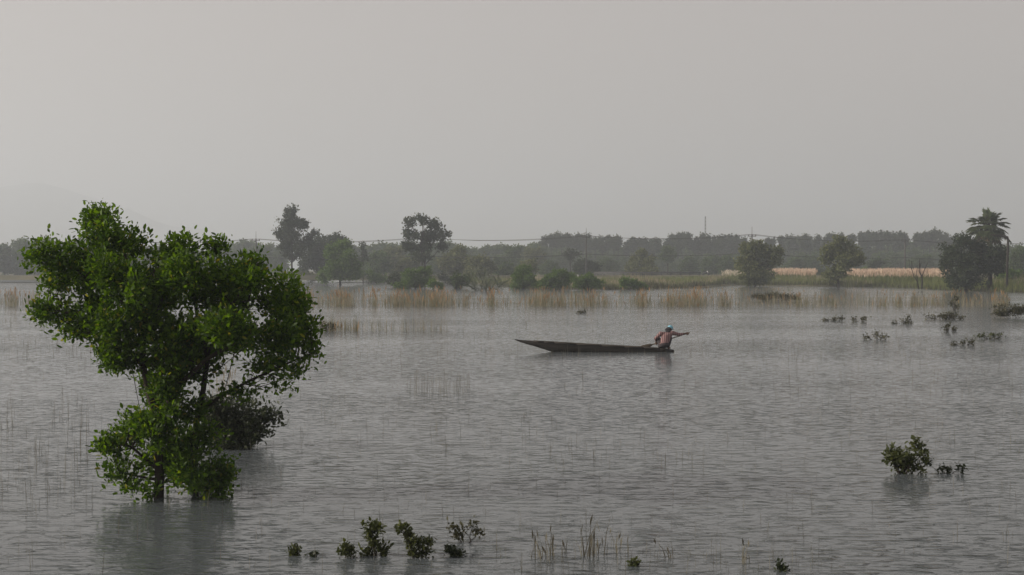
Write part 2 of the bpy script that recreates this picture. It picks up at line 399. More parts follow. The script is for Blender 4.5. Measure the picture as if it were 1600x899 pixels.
b_ = shrub('flooded_bush', 'compact rounded green bush alone in open water', W(1413, 740),
      pblobs(D, [(1400, 712, 20, 16), (1418, 718, 30, 22), (1436, 708, 16, 14), (1432, 728, 22, 12), (1392, 720, 14, 12), (1434, 694, 7, 8), (1412, 732, 22, 8)], 1., 6),
      .07, (M['leaf_olive'], M['bark']), 60, 9, 22, r0=.014)
shrub('trailing_sprig', 'thin straggling sprig trailing beside the rounded bush', W(1474, 738),
      pblobs(D, [(1472, 732, 6, 4), (1484, 736, 4, 2), (1502, 733, 4, 4), (1450, 722, 4, 4)], 1., 7), .05, (M['leaf_dark'], M['bark']), 40, 5, 23, r0=.006, twig=.004, sub=3)

# small drowned plants along the near edge
near = [('small dark sprig with two leaf tufts, leftmost of the drowned row', 461, 868, [(462, 858, 5, 6), (460, 865, 5, 4)], .06, 'leaf_olive'),
        ('tiny dark tip just breaking the water beside the small sprig', 490, 870, [(490, 867, 6, 2)], .05, 'leaf_dark'),
        ('low squat drowned bush between tiny tip and tall bush', 542, 871, [(538, 858, 9, 8), (548, 863, 10, 8)], .07, 'leaf_olive'),
        ('tallest drowned bush with leafy crest in the near row', 586, 868, [(577, 822, 12, 9), (590, 826, 9, 7), (580, 838, 9, 10), (588, 850, 14, 11), (578, 862, 14, 6), (600, 860, 13, 8)], .07, 'leaf_olive'),
        ('drowned bush with one long curved leafy branch', 654, 872, [(627, 824, 5, 5), (636, 833, 6, 6), (642, 845, 7, 7), (655, 850, 8, 6), (668, 846, 7, 5), (648, 865, 14, 7), (665, 860, 11, 10)], .065, 'leaf_olive'),
        ('small bent dark sprig beyond the curved branch', 712, 869, [(702, 857, 6, 3), (710, 862, 7, 4), (716, 867, 6, 3)], .06, 'leaf_dark'),
        ('small olive green sprout among thin near grass', 991, 884, [(992, 880, 5, 4), (987, 886, 3, 2)], .055, 'leaf_olive'),
        ('dark little sprig low at the near water edge', 1222, 892, [(1221, 884, 4, 5), (1224, 890, 5, 3)], .05, 'leaf_dark')]
for i, (lab, px, py, it, lf, mm) in enumerate(near):
    shrub('drowned_plant', lab, W(px, py), pblobs(dist(py), [(q[0], q[1]+1, q[2]*.78, q[3]*.78) for q in it], 1., 30+i), lf*.72, (M[mm], M['bark']), 150, 6, 40+i,
          'drowned plants along the near edge', fat=(.35, .6), r0=.008, twig=.004, sub=5)
D = dist(848)
shrub('twiggy_plant', 'sparse twiggy plant with few leaves behind the bent sprig', W(727, 848),
      pblobs(D, [(708, 826, 5, 4), (722, 832, 5, 4), (738, 820, 6, 3), (745, 834, 4, 3), (715, 838, 4, 3)], 1., 8), .05, (M['leaf_brown'], M['bark']), 30, 9, 60,
      r0=.005, twig=.004, sub=3, per=4)

# ------------------------------------------------------------------ half-drowned bushes farther out
mids = [('scattered low dark sprigs, farthest from the shore bushes', 1305, 502, [(1290, 501, 6, 2), (1305, 500, 6, 2), (1314, 498, 4, 4)], 'leaf_brown'),
        ('small twin-tipped dark plant near the scattered sprigs', 1343, 503, [(1335, 498, 5, 5), (1350, 498, 6, 5)], 'leaf_brown'),
        ('flat dark plant with pointed middle nearest the boat', 1370, 531, [(1358, 527, 7, 4), (1370, 521, 4, 7), (1380, 526, 8, 4)], 'leaf_brown'),
        ('tilted plant with brownish tips and one long shoot', 1412, 506, [(1398, 505, 4, 2), (1411, 502, 8, 4), (1418, 497, 3, 8), (1422, 506, 4, 4)], 'leaf_brown'),
        ('wide spiky dark bush below the slim sapling', 1475, 500, [(1455, 496, 10, 4), (1475, 494, 14, 6), (1492, 492, 8, 7), (1500, 496, 7, 4)], 'leaf_brown'),
        ('tiny upright plant under the wide spiky bush', 1480, 518, [(1477, 513, 5, 5), (1482, 508, 3, 6), (1492, 515, 4, 3)], 'leaf_brown'),
        ('ragged dark sprigs at the water line below the olive plant', 1508, 540, [(1492, 537, 5, 4), (1504, 534, 5, 5), (1518, 535, 7, 5)], 'leaf_brown'),
        ('olive two-part plant beside the ragged sprigs', 1546, 530, [(1534, 523, 9, 6), (1550, 524, 7, 6), (1562, 525, 7, 5)], 'leaf_olive'),
        ('large domed brown bush cut by the picture edge', 1580, 497, [(1560, 490, 14, 7), (1580, 483, 20, 13), (1600, 484, 18, 12), (1618, 488, 14, 8)], 'leaf_brown'),
        ('slim sapling rising above the wide spiky bush', 1491, 485, [(1492, 466, 6, 4), (1488, 474, 4, 4), (1494, 479, 4, 4)], 'leaf_brown'),
        ('long low brown bush in front of the pink grass bank', 1212, 471, [(1190, 464, 16, 6), (1207, 462, 12, 8), (1228, 464, 16, 5), (1240, 466, 8, 4)], 'leaf_brown'),
        ('brown rounded tuft at the edge of the big tree', 512, 518, [(508, 508, 10, 9), (520, 511, 8, 7)], 'leaf_brown'),
        ('low dark tuft in open water beyond the boat', 910, 490, [(906, 488, 4, 2), (913, 488, 4, 1.6)], 'leaf_brown'),
        ('leafy green tuft peeping past the crown of the big tree', 457, 458, [(452, 448, 8, 6), (462, 444, 8, 7), (448, 455, 8, 4)], 'leaf')]
for i, (lab, px, py, it, mm) in enumerate(mids):
    dd = dist(py)
    shrub('drowned_bush', lab, W(px, py), pblobs(dd, [(q[0], q[1]+q[3]*.25, q[2]*1.1, q[3]*.8) for q in it], 1., 80+i), .0009*dd+.02, (M[mm], M['bark']), 40, 9, 90+i,
          'half-drowned bushes far out', r0=.012, twig=.008, sub=6, per=5, fine=False, up=.7, fat=(.3, .6), spread=.7)

# ------------------------------------------------------------------ trees and shrubs on the far bank
def far_tree(name, label, px, by, D, items, m, trunk_r=.22, density=2.6, leaf=.40, seed=1, sub=9, per=7, fat=(.38, .60), depth=1., twig=.05, group=None, up=.2):
    leaf *= 1.12; density *= 1.25
    bl = pblobs(D, items, depth, seed)
    base = P(px, by, D); gz = float(ground_z(base[0], base[1])); base[2] = max(gz, -.3)-.05
    rng = np.random.default_rng(seed+500)
    top = max(bl, key=lambda q: q[0][2]+q[1][2]*.5)
    tp = np.asarray(top[0]); tr = limb(rng, base, tp, 6, .012)
    st = [(tr, np.linspace(trunk_r, trunk_r*.2, len(tr)))]
    for c, r, _ in bl:
        k = rng.integers(2, 5); a = tr[k]
        if a[2] > c[2]: a = tr[max(1, k-2)]
        p = limb(rng, a, c, 3, .07); st.append((p, np.linspace(trunk_r*.45, trunk_r*.12, len(p))))
    return plant(name, label, 'tree', base, bl, st, leaf, (M[m], M['bark']), density, per, False, group, seed, sub, twig, up, fat=fat)
far_tree('tall_tree', 'tall pointed tree with bare lower trunk above the left reeds', 455, 441, 275,
         [(455, 334, 10, 12), (448, 350, 16, 12), (470, 350, 14, 12), (440, 366, 12, 12), (460, 368, 20, 14), (482, 372, 10, 10), (448, 384, 16, 10), (472, 386, 18, 10), (455, 398, 16, 8), (492, 364, 8, 5)],
         'far_dark', .24, 2.2, .36, 101, 7, fat=(.42, .60))
far_tree('tall_tree', 'tall open-crowned dark tree with spiky outline behind the middle reeds', 664, 441, 255,
         [(660, 343, 12, 10), (642, 348, 10, 10), (680, 350, 12, 12), (644, 368, 16, 12), (668, 366, 18, 14), (690, 366, 13, 10), (640, 384, 14, 9), (662, 388, 20, 10), (688, 384, 12, 9), (660, 402, 20, 7), (699, 366, 6, 4), (632, 382, 6, 5)],
         'far_dark', .26, 2.0, .34, 102, 7, fat=(.42, .60))
far_tree('round_tree', 'dark round tree tucked behind the lit green tree', 508, 441, 300,
         [(505, 385, 24, 20), (490, 395, 16, 24), (525, 378, 18, 14), (505, 410, 26, 20), (538, 380, 10, 10), (480, 410, 12, 18)], 'far_dark', .25, 1.8, .42, 103, 8)
far_tree('round_tree', 'sunlit green round tree down to the water beside the dark one', 532, 443, 245,
         [(535, 388, 18, 13), (515, 395, 14, 13), (545, 402, 20, 18), (512, 418, 20, 18), (540, 425, 24, 18), (505, 433, 12, 10), (555, 425, 12, 14)], 'far_light', .22, 2.6, .32, 104, 8)
far_tree('thin_tree', 'thin dark tree between the round tree and the grey wood', 567, 440, 290, [(566, 388, 7, 9), (570, 402, 6, 8), (563, 412, 6, 8)], 'far_dark', .12, 2.4, .3, 105, 6)
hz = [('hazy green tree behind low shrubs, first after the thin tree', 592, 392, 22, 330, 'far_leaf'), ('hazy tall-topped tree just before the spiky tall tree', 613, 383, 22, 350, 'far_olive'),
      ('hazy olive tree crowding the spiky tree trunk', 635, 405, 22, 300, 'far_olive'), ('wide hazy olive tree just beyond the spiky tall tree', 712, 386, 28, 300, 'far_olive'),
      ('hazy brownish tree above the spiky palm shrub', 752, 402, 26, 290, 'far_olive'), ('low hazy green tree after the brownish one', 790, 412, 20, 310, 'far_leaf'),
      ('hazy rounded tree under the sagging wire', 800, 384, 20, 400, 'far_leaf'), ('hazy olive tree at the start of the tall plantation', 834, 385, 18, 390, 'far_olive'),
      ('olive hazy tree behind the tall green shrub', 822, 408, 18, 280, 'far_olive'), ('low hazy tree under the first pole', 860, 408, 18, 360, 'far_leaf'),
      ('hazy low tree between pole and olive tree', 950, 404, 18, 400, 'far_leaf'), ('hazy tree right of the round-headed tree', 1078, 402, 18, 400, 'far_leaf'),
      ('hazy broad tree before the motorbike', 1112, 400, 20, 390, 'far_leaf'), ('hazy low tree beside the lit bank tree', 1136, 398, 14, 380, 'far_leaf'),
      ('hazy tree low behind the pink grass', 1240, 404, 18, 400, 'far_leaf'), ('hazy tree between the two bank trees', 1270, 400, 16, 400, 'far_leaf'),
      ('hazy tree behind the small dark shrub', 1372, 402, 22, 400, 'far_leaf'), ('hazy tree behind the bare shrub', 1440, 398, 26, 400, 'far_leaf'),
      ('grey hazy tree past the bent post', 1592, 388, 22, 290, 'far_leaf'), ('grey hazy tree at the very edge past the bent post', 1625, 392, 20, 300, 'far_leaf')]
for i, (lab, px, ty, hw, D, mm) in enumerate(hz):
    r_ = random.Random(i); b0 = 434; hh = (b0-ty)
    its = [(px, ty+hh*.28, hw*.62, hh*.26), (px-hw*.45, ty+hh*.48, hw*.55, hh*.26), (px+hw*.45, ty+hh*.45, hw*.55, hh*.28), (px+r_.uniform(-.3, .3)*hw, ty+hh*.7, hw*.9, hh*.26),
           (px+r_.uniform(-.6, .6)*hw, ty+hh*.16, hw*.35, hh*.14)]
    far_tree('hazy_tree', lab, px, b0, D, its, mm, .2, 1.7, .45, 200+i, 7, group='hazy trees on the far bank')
far_tree('bank_tree', 'bushy lit tree with a pole top above it', 1180, 440, 230,
         [(1180, 385, 16, 10), (1165, 393, 16, 13), (1198, 392, 16, 12), (1215, 397, 13, 11), (1162, 410, 14, 14), (1185, 412, 24, 18), (1212, 408, 12, 10), (1170, 428, 18, 14), (1190, 432, 18, 14), (1175, 440, 18, 8)], 'far_olive', .22, 2.6, .32, 301, 8)
far_tree('bank_tree', 'dome-shaped tree in front of the pink grass', 1310, 440, 222,
         [(1312, 382, 18, 11), (1296, 392, 15, 13), (1330, 392, 16, 13), (1290, 405, 14, 10), (1316, 406, 24, 16), (1343, 402, 9, 9), (1312, 422, 18, 14), (1335, 412, 14, 8), (1300, 433, 18, 10)], 'far_olive', .22, 2.6, .31, 302, 8)
far_tree('bank_tree', 'broad dark tree hugging the palm trunk down to the water', 1510, 452, 181,
         [(1500, 378, 16, 12), (1485, 392, 16, 14), (1520, 385, 20, 14), (1540, 392, 20, 16), (1482, 412, 14, 16), (1508, 412, 24, 20), (1540, 415, 22, 18), (1562, 400, 14, 16), (1490, 436, 18, 16), (1518, 438, 22, 16), (1560, 420, 12, 12)], 'far_dark', .25, 3.2, .26, 303, 9)
far_tree('round_headed_tree', 'round-headed hazy tree standing alone in front of the plantation', 1043, 425, 395, [(1043, 391, 9, 7), (1037, 399, 8, 8), (1050, 398, 8, 9), (1043, 407, 9, 6)], 'far_leaf', .2, 2, .4, 304, 7)
far_tree('olive_tree', 'broad olive tree with pale crown behind the barrier', 1000, 434, 318, [(1002, 400, 10, 9), (990, 412, 13, 12), (1012, 411, 14, 13), (985, 424, 12, 10), (1008, 424, 20, 10), (1005, 394, 7, 5)], 'far_olive', .2, 2.1, .4, 305, 7)
far_tree('dome_tree', 'dark dome-shaped tree at the foot of the first pole', 914, 434, 308, [(912, 412, 14, 9), (902, 420, 12, 10), (924, 420, 14, 10), (914, 426, 20, 8), (934, 426, 8, 6)], 'far_dark', .2, 2.4, .36, 306, 7)
far_tree('feathery_tree', 'small feathery tree poking up by the dome-shaped tree', 891, 432, 330, [(892, 393, 7, 4), (884, 398, 6, 3), (901, 398, 6, 3), (891, 404, 5, 5)], 'far_dark', .12, 1.6, .4, 307, 6)
banks = [('green shrub clump at the water in front of the spiky tall tree', 650, 452, [(640, 432, 16, 12), (662, 426, 12, 12), (655, 442, 18, 10), (630, 444, 16, 9), (672, 440, 10, 8)], 'far_light'),
         ('dark low shrub beside the first shrub clump', 622, 450, [(616, 438, 12, 10), (628, 444, 14, 8)], 'far_dark'),
         ('small green shrub among orange reeds', 680, 455, [(676, 446, 9, 7), (688, 449, 8, 5)], 'far_light'),
         ('narrow green shrub between clump and spiky palm', 715, 452, [(712, 436, 9, 8), (716, 446, 9, 7), (726, 440, 9, 10)], 'far_leaf'),
         ('tall green shrub like a small cone', 818, 452, [(818, 422, 10, 9), (812, 436, 13, 12), (828, 438, 14, 12), (818, 446, 18, 8)], 'far_light'),
         ('wide bright green shrub with two humps', 872, 453, [(874, 428, 12, 7), (858, 437, 14, 8), (886, 434, 14, 10), (870, 445, 26, 9), (845, 446, 10, 7)], 'far_light'),
         ('rounded green shrub after the two-humped one', 920, 454, [(918, 436, 14, 9), (932, 442, 13, 9), (912, 447, 16, 7), (902, 440, 10, 7)], 'far_light'),
         ('low bright shrub before the brown bank', 985, 453, [(975, 442, 10, 9), (990, 444, 14, 7), (1002, 447, 10, 6)], 'far_light'),
         ('dark shrub at the foot of the dome-shaped bank tree', 1290, 440, [(1282, 427, 14, 8), (1300, 430, 16, 9), (1290, 436, 20, 6)], 'far_dark'),
         ('small dark shrub standing out of pink grass tops', 1368, 422, [(1362, 413, 8, 6), (1372, 411, 8, 6)], 'far_dark'),
         ('small leafy plant on the front of the pink grass', 1354, 440, [(1350, 425, 7, 6), (1358, 430, 7, 7)], 'far_light'),
         ('green shrub bank beyond the palm foot', 1590, 452, [(1568, 430, 16, 12), (1590, 434, 20, 12), (1615, 436, 20, 12), (1580, 444, 24, 8), (1605, 446, 24, 7)], 'far_light'),
         ('low shrub at the foot of the lit bank tree', 1215, 442, [(1205, 430, 10, 8), (1222, 434, 12, 7), (1208, 438, 16, 5)], 'far_olive'),
         ('low grey green shrubs under the tall pointed tree', 470, 441, [(440, 432, 16, 7), (470, 430, 18, 9), (495, 434, 14, 7)], 'far_olive'),
         ('bright low shrub at the foot of the sunlit round tree', 575, 444, [(562, 430, 10, 9), (580, 432, 12, 10), (596, 436, 12, 7)], 'far_light'),
         ('low dark shrub filling the gap by the narrow shrub', 700, 446, [(692, 434, 8, 8), (704, 440, 8, 6)], 'far_dark')]
for i, (lab, px, by, it, mm) in enumerate(banks):
    D = min(dist(by), 330); base = P(px, by, D); base[2] = min(max(ground_z(base[0], base[1]), -.2), 1.2)
    shrub('bank_shrub', lab, base, pblobs(D, it, 1., 400+i), .26, (M[mm], M['bark']), 7.5, 6, 420+i, 'shrubs along the far bank', r0=.05, twig=.03, sub=7, per=7, fine=False, fat=(.36, .60))

# far woods: individual trees copied from a few kinds
def proto(seed, items, m, leaf, density, trunk_r, sub=6):
    rng = np.random.default_rng(seed)
    bl = [(np.array((x, y, z)), (rx, rx, rz), 1.) for x, y, z, rx, rz in items]
    lobes = sub_lobes(rng, bl, sub, (.45, .7)); top = max(z for _, _, z, _, _ in items)
    mb = MB(); tr = limb(rng, (0, 0, -.6), (0, 0, top), 5, .012); tube(mb, tr, np.linspace(trunk_r, trunk_r*.3, 6), 6)
    for c, r, _ in bl:
        a = tr[rng.integers(2, 5)]; tube(mb, limb(rng, a, c, 2, .05), np.linspace(trunk_r*.5, trunk_r*.15, 3), 4, cap=False)
    t = mb.mesh('trunk', [M['bark']], True)
    mb = MB(); foliage(mb, rng, lobes, density, 6, leaf, False, .2)
    return t, mb.mesh('crown', [M[m]])
plant_p = [proto(600+i, its, 'far_dark', .60, 2.6, .16) for i, its in enumerate((
    [(0, 0, 12.6, 1.0, 1.5), (.3, .2, 10.6, 1.2, 1.5), (-.4, 0, 9.0, .9, 1.0)],
    [(0, 0, 12.4, 1.3, 1.6), (.2, 0, 10.0, 1.2, 1.4)],
    [(.2, 0, 12.9, .9, 1.2), (-.3, .2, 11.4, 1.1, 1.1), (.4, 0, 9.6, .9, 1.3), (0, 0, 7.6, .7, .9)],
    [(0, 0, 12.8, 1.5, 1.2), (-.6, 0, 11.2, 1.1, 1.2), (.7, 0, 10.4, 1.0, 1.4)]))]
wood_p = [proto(620+i, its, 'far_leaf', .8, 1.7, .22, 7) for i, its in enumerate((
    [(0, 0, 8.5, 2.4, 2.0), (-1.8, .5, 6.5, 2.2, 2.0), (1.9, -.3, 6.2, 2.4, 2.1), (0, 0, 4.2, 3.0, 2.2), (0, .5, 1.8, 2.8, 1.6)],
    [(.4, 0, 9.3, 1.6, 1.6), (-.6, 0, 7.2, 2.1, 1.8), (1.0, .4, 5.6, 2.0, 1.8), (-.4, 0, 3.6, 2.4, 2.0), (0, 0, 1.5, 2.2, 1.4)],
    [(-.5, 0, 7.8, 2.0, 1.7), (1.3, 0, 8.2, 1.7, 1.5), (0, .5, 5.6, 3.0, 2.0), (-1.8, 0, 4.0, 2.2, 2.0), (1.6, 0, 3.2, 2.4, 2.0), (0, 0, 1.6, 2.8, 1.5)]))]
def place(kind, name, loc, s, rz, label, cat, group):
    r = ob(name, None, loc=loc); r.scale = (s[0], s[0], s[1]); r.rotation_euler = (0, 0, rz); tag(r, label, cat, group)
    ob('trunk', kind[0], r); ob('crown', kind[1], r); return r
rg = random.Random(5)
tops = [(845, 376), (853, 368), (861, 366), (869, 365), (877, 365), (886, 365), (895, 368), (904, 367), (912, 366), (921, 367), (930, 371), (940, 370), (951, 370), (960, 371), (966, 370), (978, 377),
        (990, 373), (999, 372), (1008, 373), (1016, 375), (1022, 374), (1029, 375), (1042, 374), (1050, 368), (1058, 366), (1067, 366), (1076, 366), (1085, 374), (1091, 372), (1099, 366), (1107, 368), (1117, 370),
        (1125, 369), (1132, 369), (1139, 368), (1146, 370), (1154, 369), (1162, 373), (1200, 374), (1208, 372), (1222, 369), (1233, 368), (1240, 368), (1248, 369), (1256, 368), (1265, 368), (1277, 369), (1288, 372),
        (1296, 365), (1304, 365), (1313, 366), (1331, 366), (1346, 363), (1356, 363), (1364, 363), (1370, 364), (1379, 362), (1387, 362), (1397, 363), (1404, 363), (1413, 364), (1432, 364), (1443, 365), (1453, 361), (1462, 358), (1470, 362), (1480, 366), (1491, 369), (1500, 372)]
ORD = 'first second third fourth fifth sixth seventh eighth ninth tenth eleventh twelfth thirteenth fourteenth fifteenth sixteenth seventeenth eighteenth nineteenth twentieth'.split()
LM = [(840, 'from its hazy low end'), (916, 'past the tall power pole'), (1000, 'past the broad olive tree'), (1043, 'past the round-headed hazy tree'), (1102, 'past the radio mast'), (1180, 'past the bushy lit bank tree'), (1310, 'past the dome-shaped bank tree'), (1414, 'past the slim pole')]
def plant_label(px):
    k = max(i for i, q in enumerate(LM) if q[0] <= px); n_ = sum(1 for q in tops if LM[k][0] <= q[0] < px)
    return f'{ORD[n_]} tufted plantation treetop {LM[k][1]}'
for i, (px, ty) in enumerate(tops):
    D = 520+rg.uniform(-14, 14); b0 = P(px+rg.uniform(-1, 1), 425, D); b0[2] = 1.35
    hgt_ = H-(ty-HY)/F*D-1.35
    place(plant_p[rg.randrange(4)], 'plantation_tree', b0, (rg.uniform(.9, 1.2), hgt_/14.0), rg.uniform(0, 6.28),
          plant_label(px), 'tree', 'far plantation row')
def band(pts, n, D0_, D1_, lab, grp, seed):
    q = random.Random(seed); xs_ = [p[0] for p in pts]; ys_ = [p[1] for p in pts]
    for i in range(n):
        px = xs_[0]+(xs_[-1]-xs_[0])*(i+q.uniform(.2, .8))/n; ty = float(np.interp(px, xs_, ys_))+q.uniform(-2, 5)
        D = q.uniform(D0_, D1_); b0 = P(px, 428, D); b0[2] = 1.3
        h = H-(ty-HY)/F*D-1.3; s = h/10.2
        place(wood_p[q.randrange(3)], 'woodland_tree', b0, (s*q.uniform(.95, 1.35), s), q.uniform(0, 6.28), lab, 'tree', grp)
band([(-140, 378), (0, 378), (60, 374), (200, 380), (300, 392), (440, 386)], 34, 400, 450, 'leafy tree in the dark hazy wood on the far left shore', 'far wood left of the pointed tree', 1)
band([(250, 392), (330, 388), (390, 377), (440, 382)], 12, 500, 540, 'pale blue hazed tree low behind the big tree', 'pale wood behind the big tree', 2)
band([(545, 382), (600, 380), (700, 381), (740, 388), (780, 384), (850, 383)], 26, 470, 520, 'pale hazed tree in the far wood before the plantation', 'pale far wood before the plantation', 3)
band([(842, 386), (880, 381), (940, 384), (1010, 388), (1060, 383), (1160, 387), (1215, 389), (1300, 385), (1390, 383), (1460, 376), (1520, 384)], 60, 535, 575, 'tree deep inside the far hazy plantation', 'deep rows of the plantation', 14)
band([(840, 398), (1000, 402), (1150, 400), (1300, 396), (1500, 392)], 46, 462, 500, 'low hazed tree along the foot of the far plantation', 'understorey of the plantation', 4)
band([(560, 402), (700, 400), (840, 405)], 16, 360, 400, 'mid green tree in the wood behind the middle reeds', 'wood behind the middle reeds', 6)
band([(1500, 388), (1700, 385)], 12, 420, 470, 'hazed tree in the wood past the palm', 'far wood past the palm', 7)

# ------------------------------------------------------------------ palms, bare shrub, bent post
def fan_leaf(mb, rng, p, d, rad, n=13, m=0):
    d = d/np.linalg.norm(d); _, u, v = frame_of(d)
    for k in range(n):
        a = (k/(n-1)-.5)*R(215)
        dr = d*math.cos(a)+u*math.sin(a)+v*rng.uniform(-.12, .12)
        L = rad*(1-.12*abs(a))*rng.uniform(.85, 1.1); s = np.cross(dr, v); s /= np.linalg.norm(s)+1e-9
        wd = rad*.12; tip = p+dr*L+np.array((0, 0, -.22*L))
        mb.add([p, p+dr*L*.5+s*wd, tip, p+dr*L*.5-s*wd], [(0, 1, 2, 3)], m)
rng = np.random.default_rng(9)
DP = 183.; pb = P(1546, 452, DP); pb[2] = float(ground_z(pb[0], pb[1]))-.1
root = ob('sugar_palm', None, loc=pb); tag(root, 'tall fan palm with ragged crown rising above the broad dark tree', 'palm tree')
ctop = P(1544, 357, DP)
mb = MB(); t = np.linspace(0, 1, 9)[:, None]; tp = pb+(ctop-pb)*t; tp[:, 0] += .18*np.sin(t[:, 0]*3)
tube(mb, tp, np.array([.42, .33, .28, .26, .25, .25, .26, .30, .22]), 9); ob('trunk', mb.mesh('trunk', [M['palm_bark']], True, pb), root)
fr = []
for k in range(58):
    el = R(82-136*(k/57)**1.05); az = k*2.399+rng.uniform(-.5, .5); el += rng.uniform(-.22, .22)
    fr.append((el, az, rng.uniform(1.3, 2.25) if k < 44 else rng.uniform(1.2, 2.0), 0 if k < 46 else 1))
for el, az, pl, dry in fr:
    mb = MB(); d = np.array((math.cos(az)*math.cos(el), math.sin(az)*math.cos(el), math.sin(el)))
    e = ctop+d*pl+np.array((0, 0, -.18*pl)); mid_ = ctop+d*pl*.55
    tube(mb, [ctop+d*.1, mid_, e], [.055, .04, .03], 4, 1, cap=False)
    fan_leaf(mb, rng, e, e-mid_+np.array((0, 0, -.15)), rng.uniform(1.1, 1.5) if not dry else rng.uniform(.8, 1.0), 14)
    f = ob('frond', mb.mesh('frond', [M['palm_dry' if dry else 'palm'], M['bark']], False, pb), root)
def spiky_palm(label, px, by, h, n, seed):
    rng = np.random.default_rng(seed); D = dist(by); b0 = W(px, by); root = ob('spiky_palm', None, loc=b0); tag(root, label, 'palm', 'low spiky palms')
    for k in range(n):
        az = rng.uniform(0, 6.28); lean = rng.uniform(.25, 1.15); L = h*rng.uniform(.8, 1.25)
        d = np.array((math.cos(az)*math.sin(lean), math.sin(az)*math.sin(lean), math.cos(lean)))
        s0 = b0+np.array((rng.uniform(-1.2, 1.2), rng.uniform(-.6, .6), -.05)); mb = MB()
        pts = [s0+d*L*t-np.array((0, 0, .35*L*t*t*math.sin(lean))) for t in np.linspace(0, 1, 6)]
        tube(mb, pts, np.linspace(.04, .015, 6), 4, cap=False)
        for t in np.linspace(.3, 1, 14):
            p = pts[0]+d*L*t-np.array((0, 0, .35*L*t*t*math.sin(lean)))
            for sgn in (-1, 1):
                sd_ = np.cross(d, (0, 0, 1.)); sd_ /= np.linalg.norm(sd_)+1e-9
                q = d*.7+sgn*sd_*.8+np.array((0, 0, -.15)); l = .55*(1.1-.5*t)
                s2 = np.cross(q, (0, 0, 1.)); s2 /= np.linalg.norm(s2)+1e-9
                mb.add([p, p+q*l*.5+s2*.05, p+q*l, p+q*l*.5-s2*.05], [(0, 1, 2, 3)])
        ob('frond', mb.mesh('frond', [M['palm']], False, b0), root)
spiky_palm('low spiky palm clump at the water behind the orange reed tuft', 752, 455, 3.0, 26, 1)
spiky_palm('smaller spiky palm leaning beside the low palm clump', 776, 453, 2.4, 16, 2)
def bare(name, label, D, base, lines, r):
    b0 = P(*base, D); b0[2] = float(ground_z(b0[0], b0[1])); root = ob(name, None, loc=b0); tag(root, label, 'shrub')
    for i, (pts, r0) in enumerate(lines):
        mb = MB(); tube(mb, pline(D, pts, [0]*len(pts)), np.linspace(r0, r0*.3, len(pts)), 5); ob('branch', mb.mesh('branch', [M['bark']], True, b0), root)
bare('bare_shrub', 'leafless forked shrub in front of the pink grass', 188, (1438, 452),
     [([(1440, 452), (1441, 440), (1440, 432), (1436, 424), (1437, 412), (1437, 404)], .12), ([(1440, 434), (1443, 426), (1446, 418), (1450, 410)], .07), ([(1436, 452), (1433, 440), (1428, 432), (1425, 422), (1424, 408)], .08),
      ([(1434, 440), (1432, 428), (1433, 414)], .05), ([(1426, 424), (1421, 415), (1420, 404)], .04), ([(1437, 418), (1441, 408)], .03)], .1)
DPo = 178.; b0 = P(1573, 446, DPo); b0[2] = float(ground_z(b0[0], b0[1]))-.1
root = ob('bent_post', None, loc=b0); tag(root, 'tall dark post with its top bent over beside the palm', 'post')
mb = MB(); tube(mb, [b0, P(1574, 410, DPo), P(1575, 385, DPo), P(1575, 374, DPo)], [.17, .16, .15, .14], 8); ob('post', mb.mesh('post', [M['palm_bark']], True, b0), root)
mb = MB(); tube(mb, [P(1575, 374.5, DPo), P(1574, 371, DPo), P(1569, 369, DPo), P(1558, 368, DPo), P(1548, 367, DPo)], [.14, .16, .14, .11, .06], 7); ob('bent_top', mb.mesh('bent_top', [M['palm_bark']], True, b0), root)

# ------------------------------------------------------------------ power line, mast, road, barrier
POLES = [(142, 362, 300), (400, 362, 300), (658, 360, 298), (916, 357, 296), (1175, 355, 294), (1414, 363, 303), (1655, 366, 303)]
PN = ['power pole hidden by the big tree crown', 'slim power pole just above the big tree', 'power pole behind the spiky tall tree', 'tall power pole rising from the dome-shaped tree',
      'power pole top above the bushy lit tree', 'slim power pole behind the pink grass', 'power pole beyond the picture edge past the palm']
arms = []
for (px, ty, D), lab in zip(POLES, PN):
    b0 = P(px, 430, D); b0[2] = 1.15; root = ob('power_pole', None, loc=b0); tag(root, lab, 'power pole', 'power poles along the road')
    top = P(px, ty+11, D)
    mb = MB(); tube(mb, [b0, (b0+top)/2, top], [.19, .16, .13], 8); ob('pole', mb.mesh('pole', [M['concrete']], True, b0), root)
    mb = MB(); tube(mb, [top, top+np.array((0, 0, 1.55))], [.05, .03], 5); ob('lightning_rod', mb.mesh('rod', [M['metal']], True, b0), root)
    mb = MB(); box(mb, top+np.array((0, -.18, -.45)), (1.7, .14, .14)); ca = ob('crossarm', mb.mesh('crossarm', [M['metal']], False, b0), root)
    for dx in (-.75, .05, .75):
        mb = MB(); c = top+np.array((dx, -.18, -.38)); tube(mb, [c, c+np.array((0, 0, .12)), c+np.array((0, 0, .30))], [.06, .10, .05], 6)
        ob('insulator', mb.mesh('insulator', [M['concrete']], True, b0), ca)
    mb = MB(); box(mb, top+np.array((0, -.2, -3.9)), (.5, .12, .12)); ob('cable_bracket', mb.mesh('cable_bracket', [M['metal']], False, b0), root)
    arms.append(top)
def wire(label, dx, dz, sag, r, dy=-.18):
    mb = MB(); pts = []
    for a, b in zip(arms[:-1], arms[1:]):
        for t in np.linspace(0, 1, 14)[:-1]:
            q = a+(b-a)*t+np.array((dx, dy, dz)); q[2] -= sag*4*t*(1-t); pts.append(q)
    pts.append(arms[-1]+np.array((dx, dy, dz))); tube(mb, pts, r, 4)
    tag(ob('overhead_wire', mb.mesh('overhead_wire', [M['wire']], True)), label, 'wire', 'wires strung along the poles')
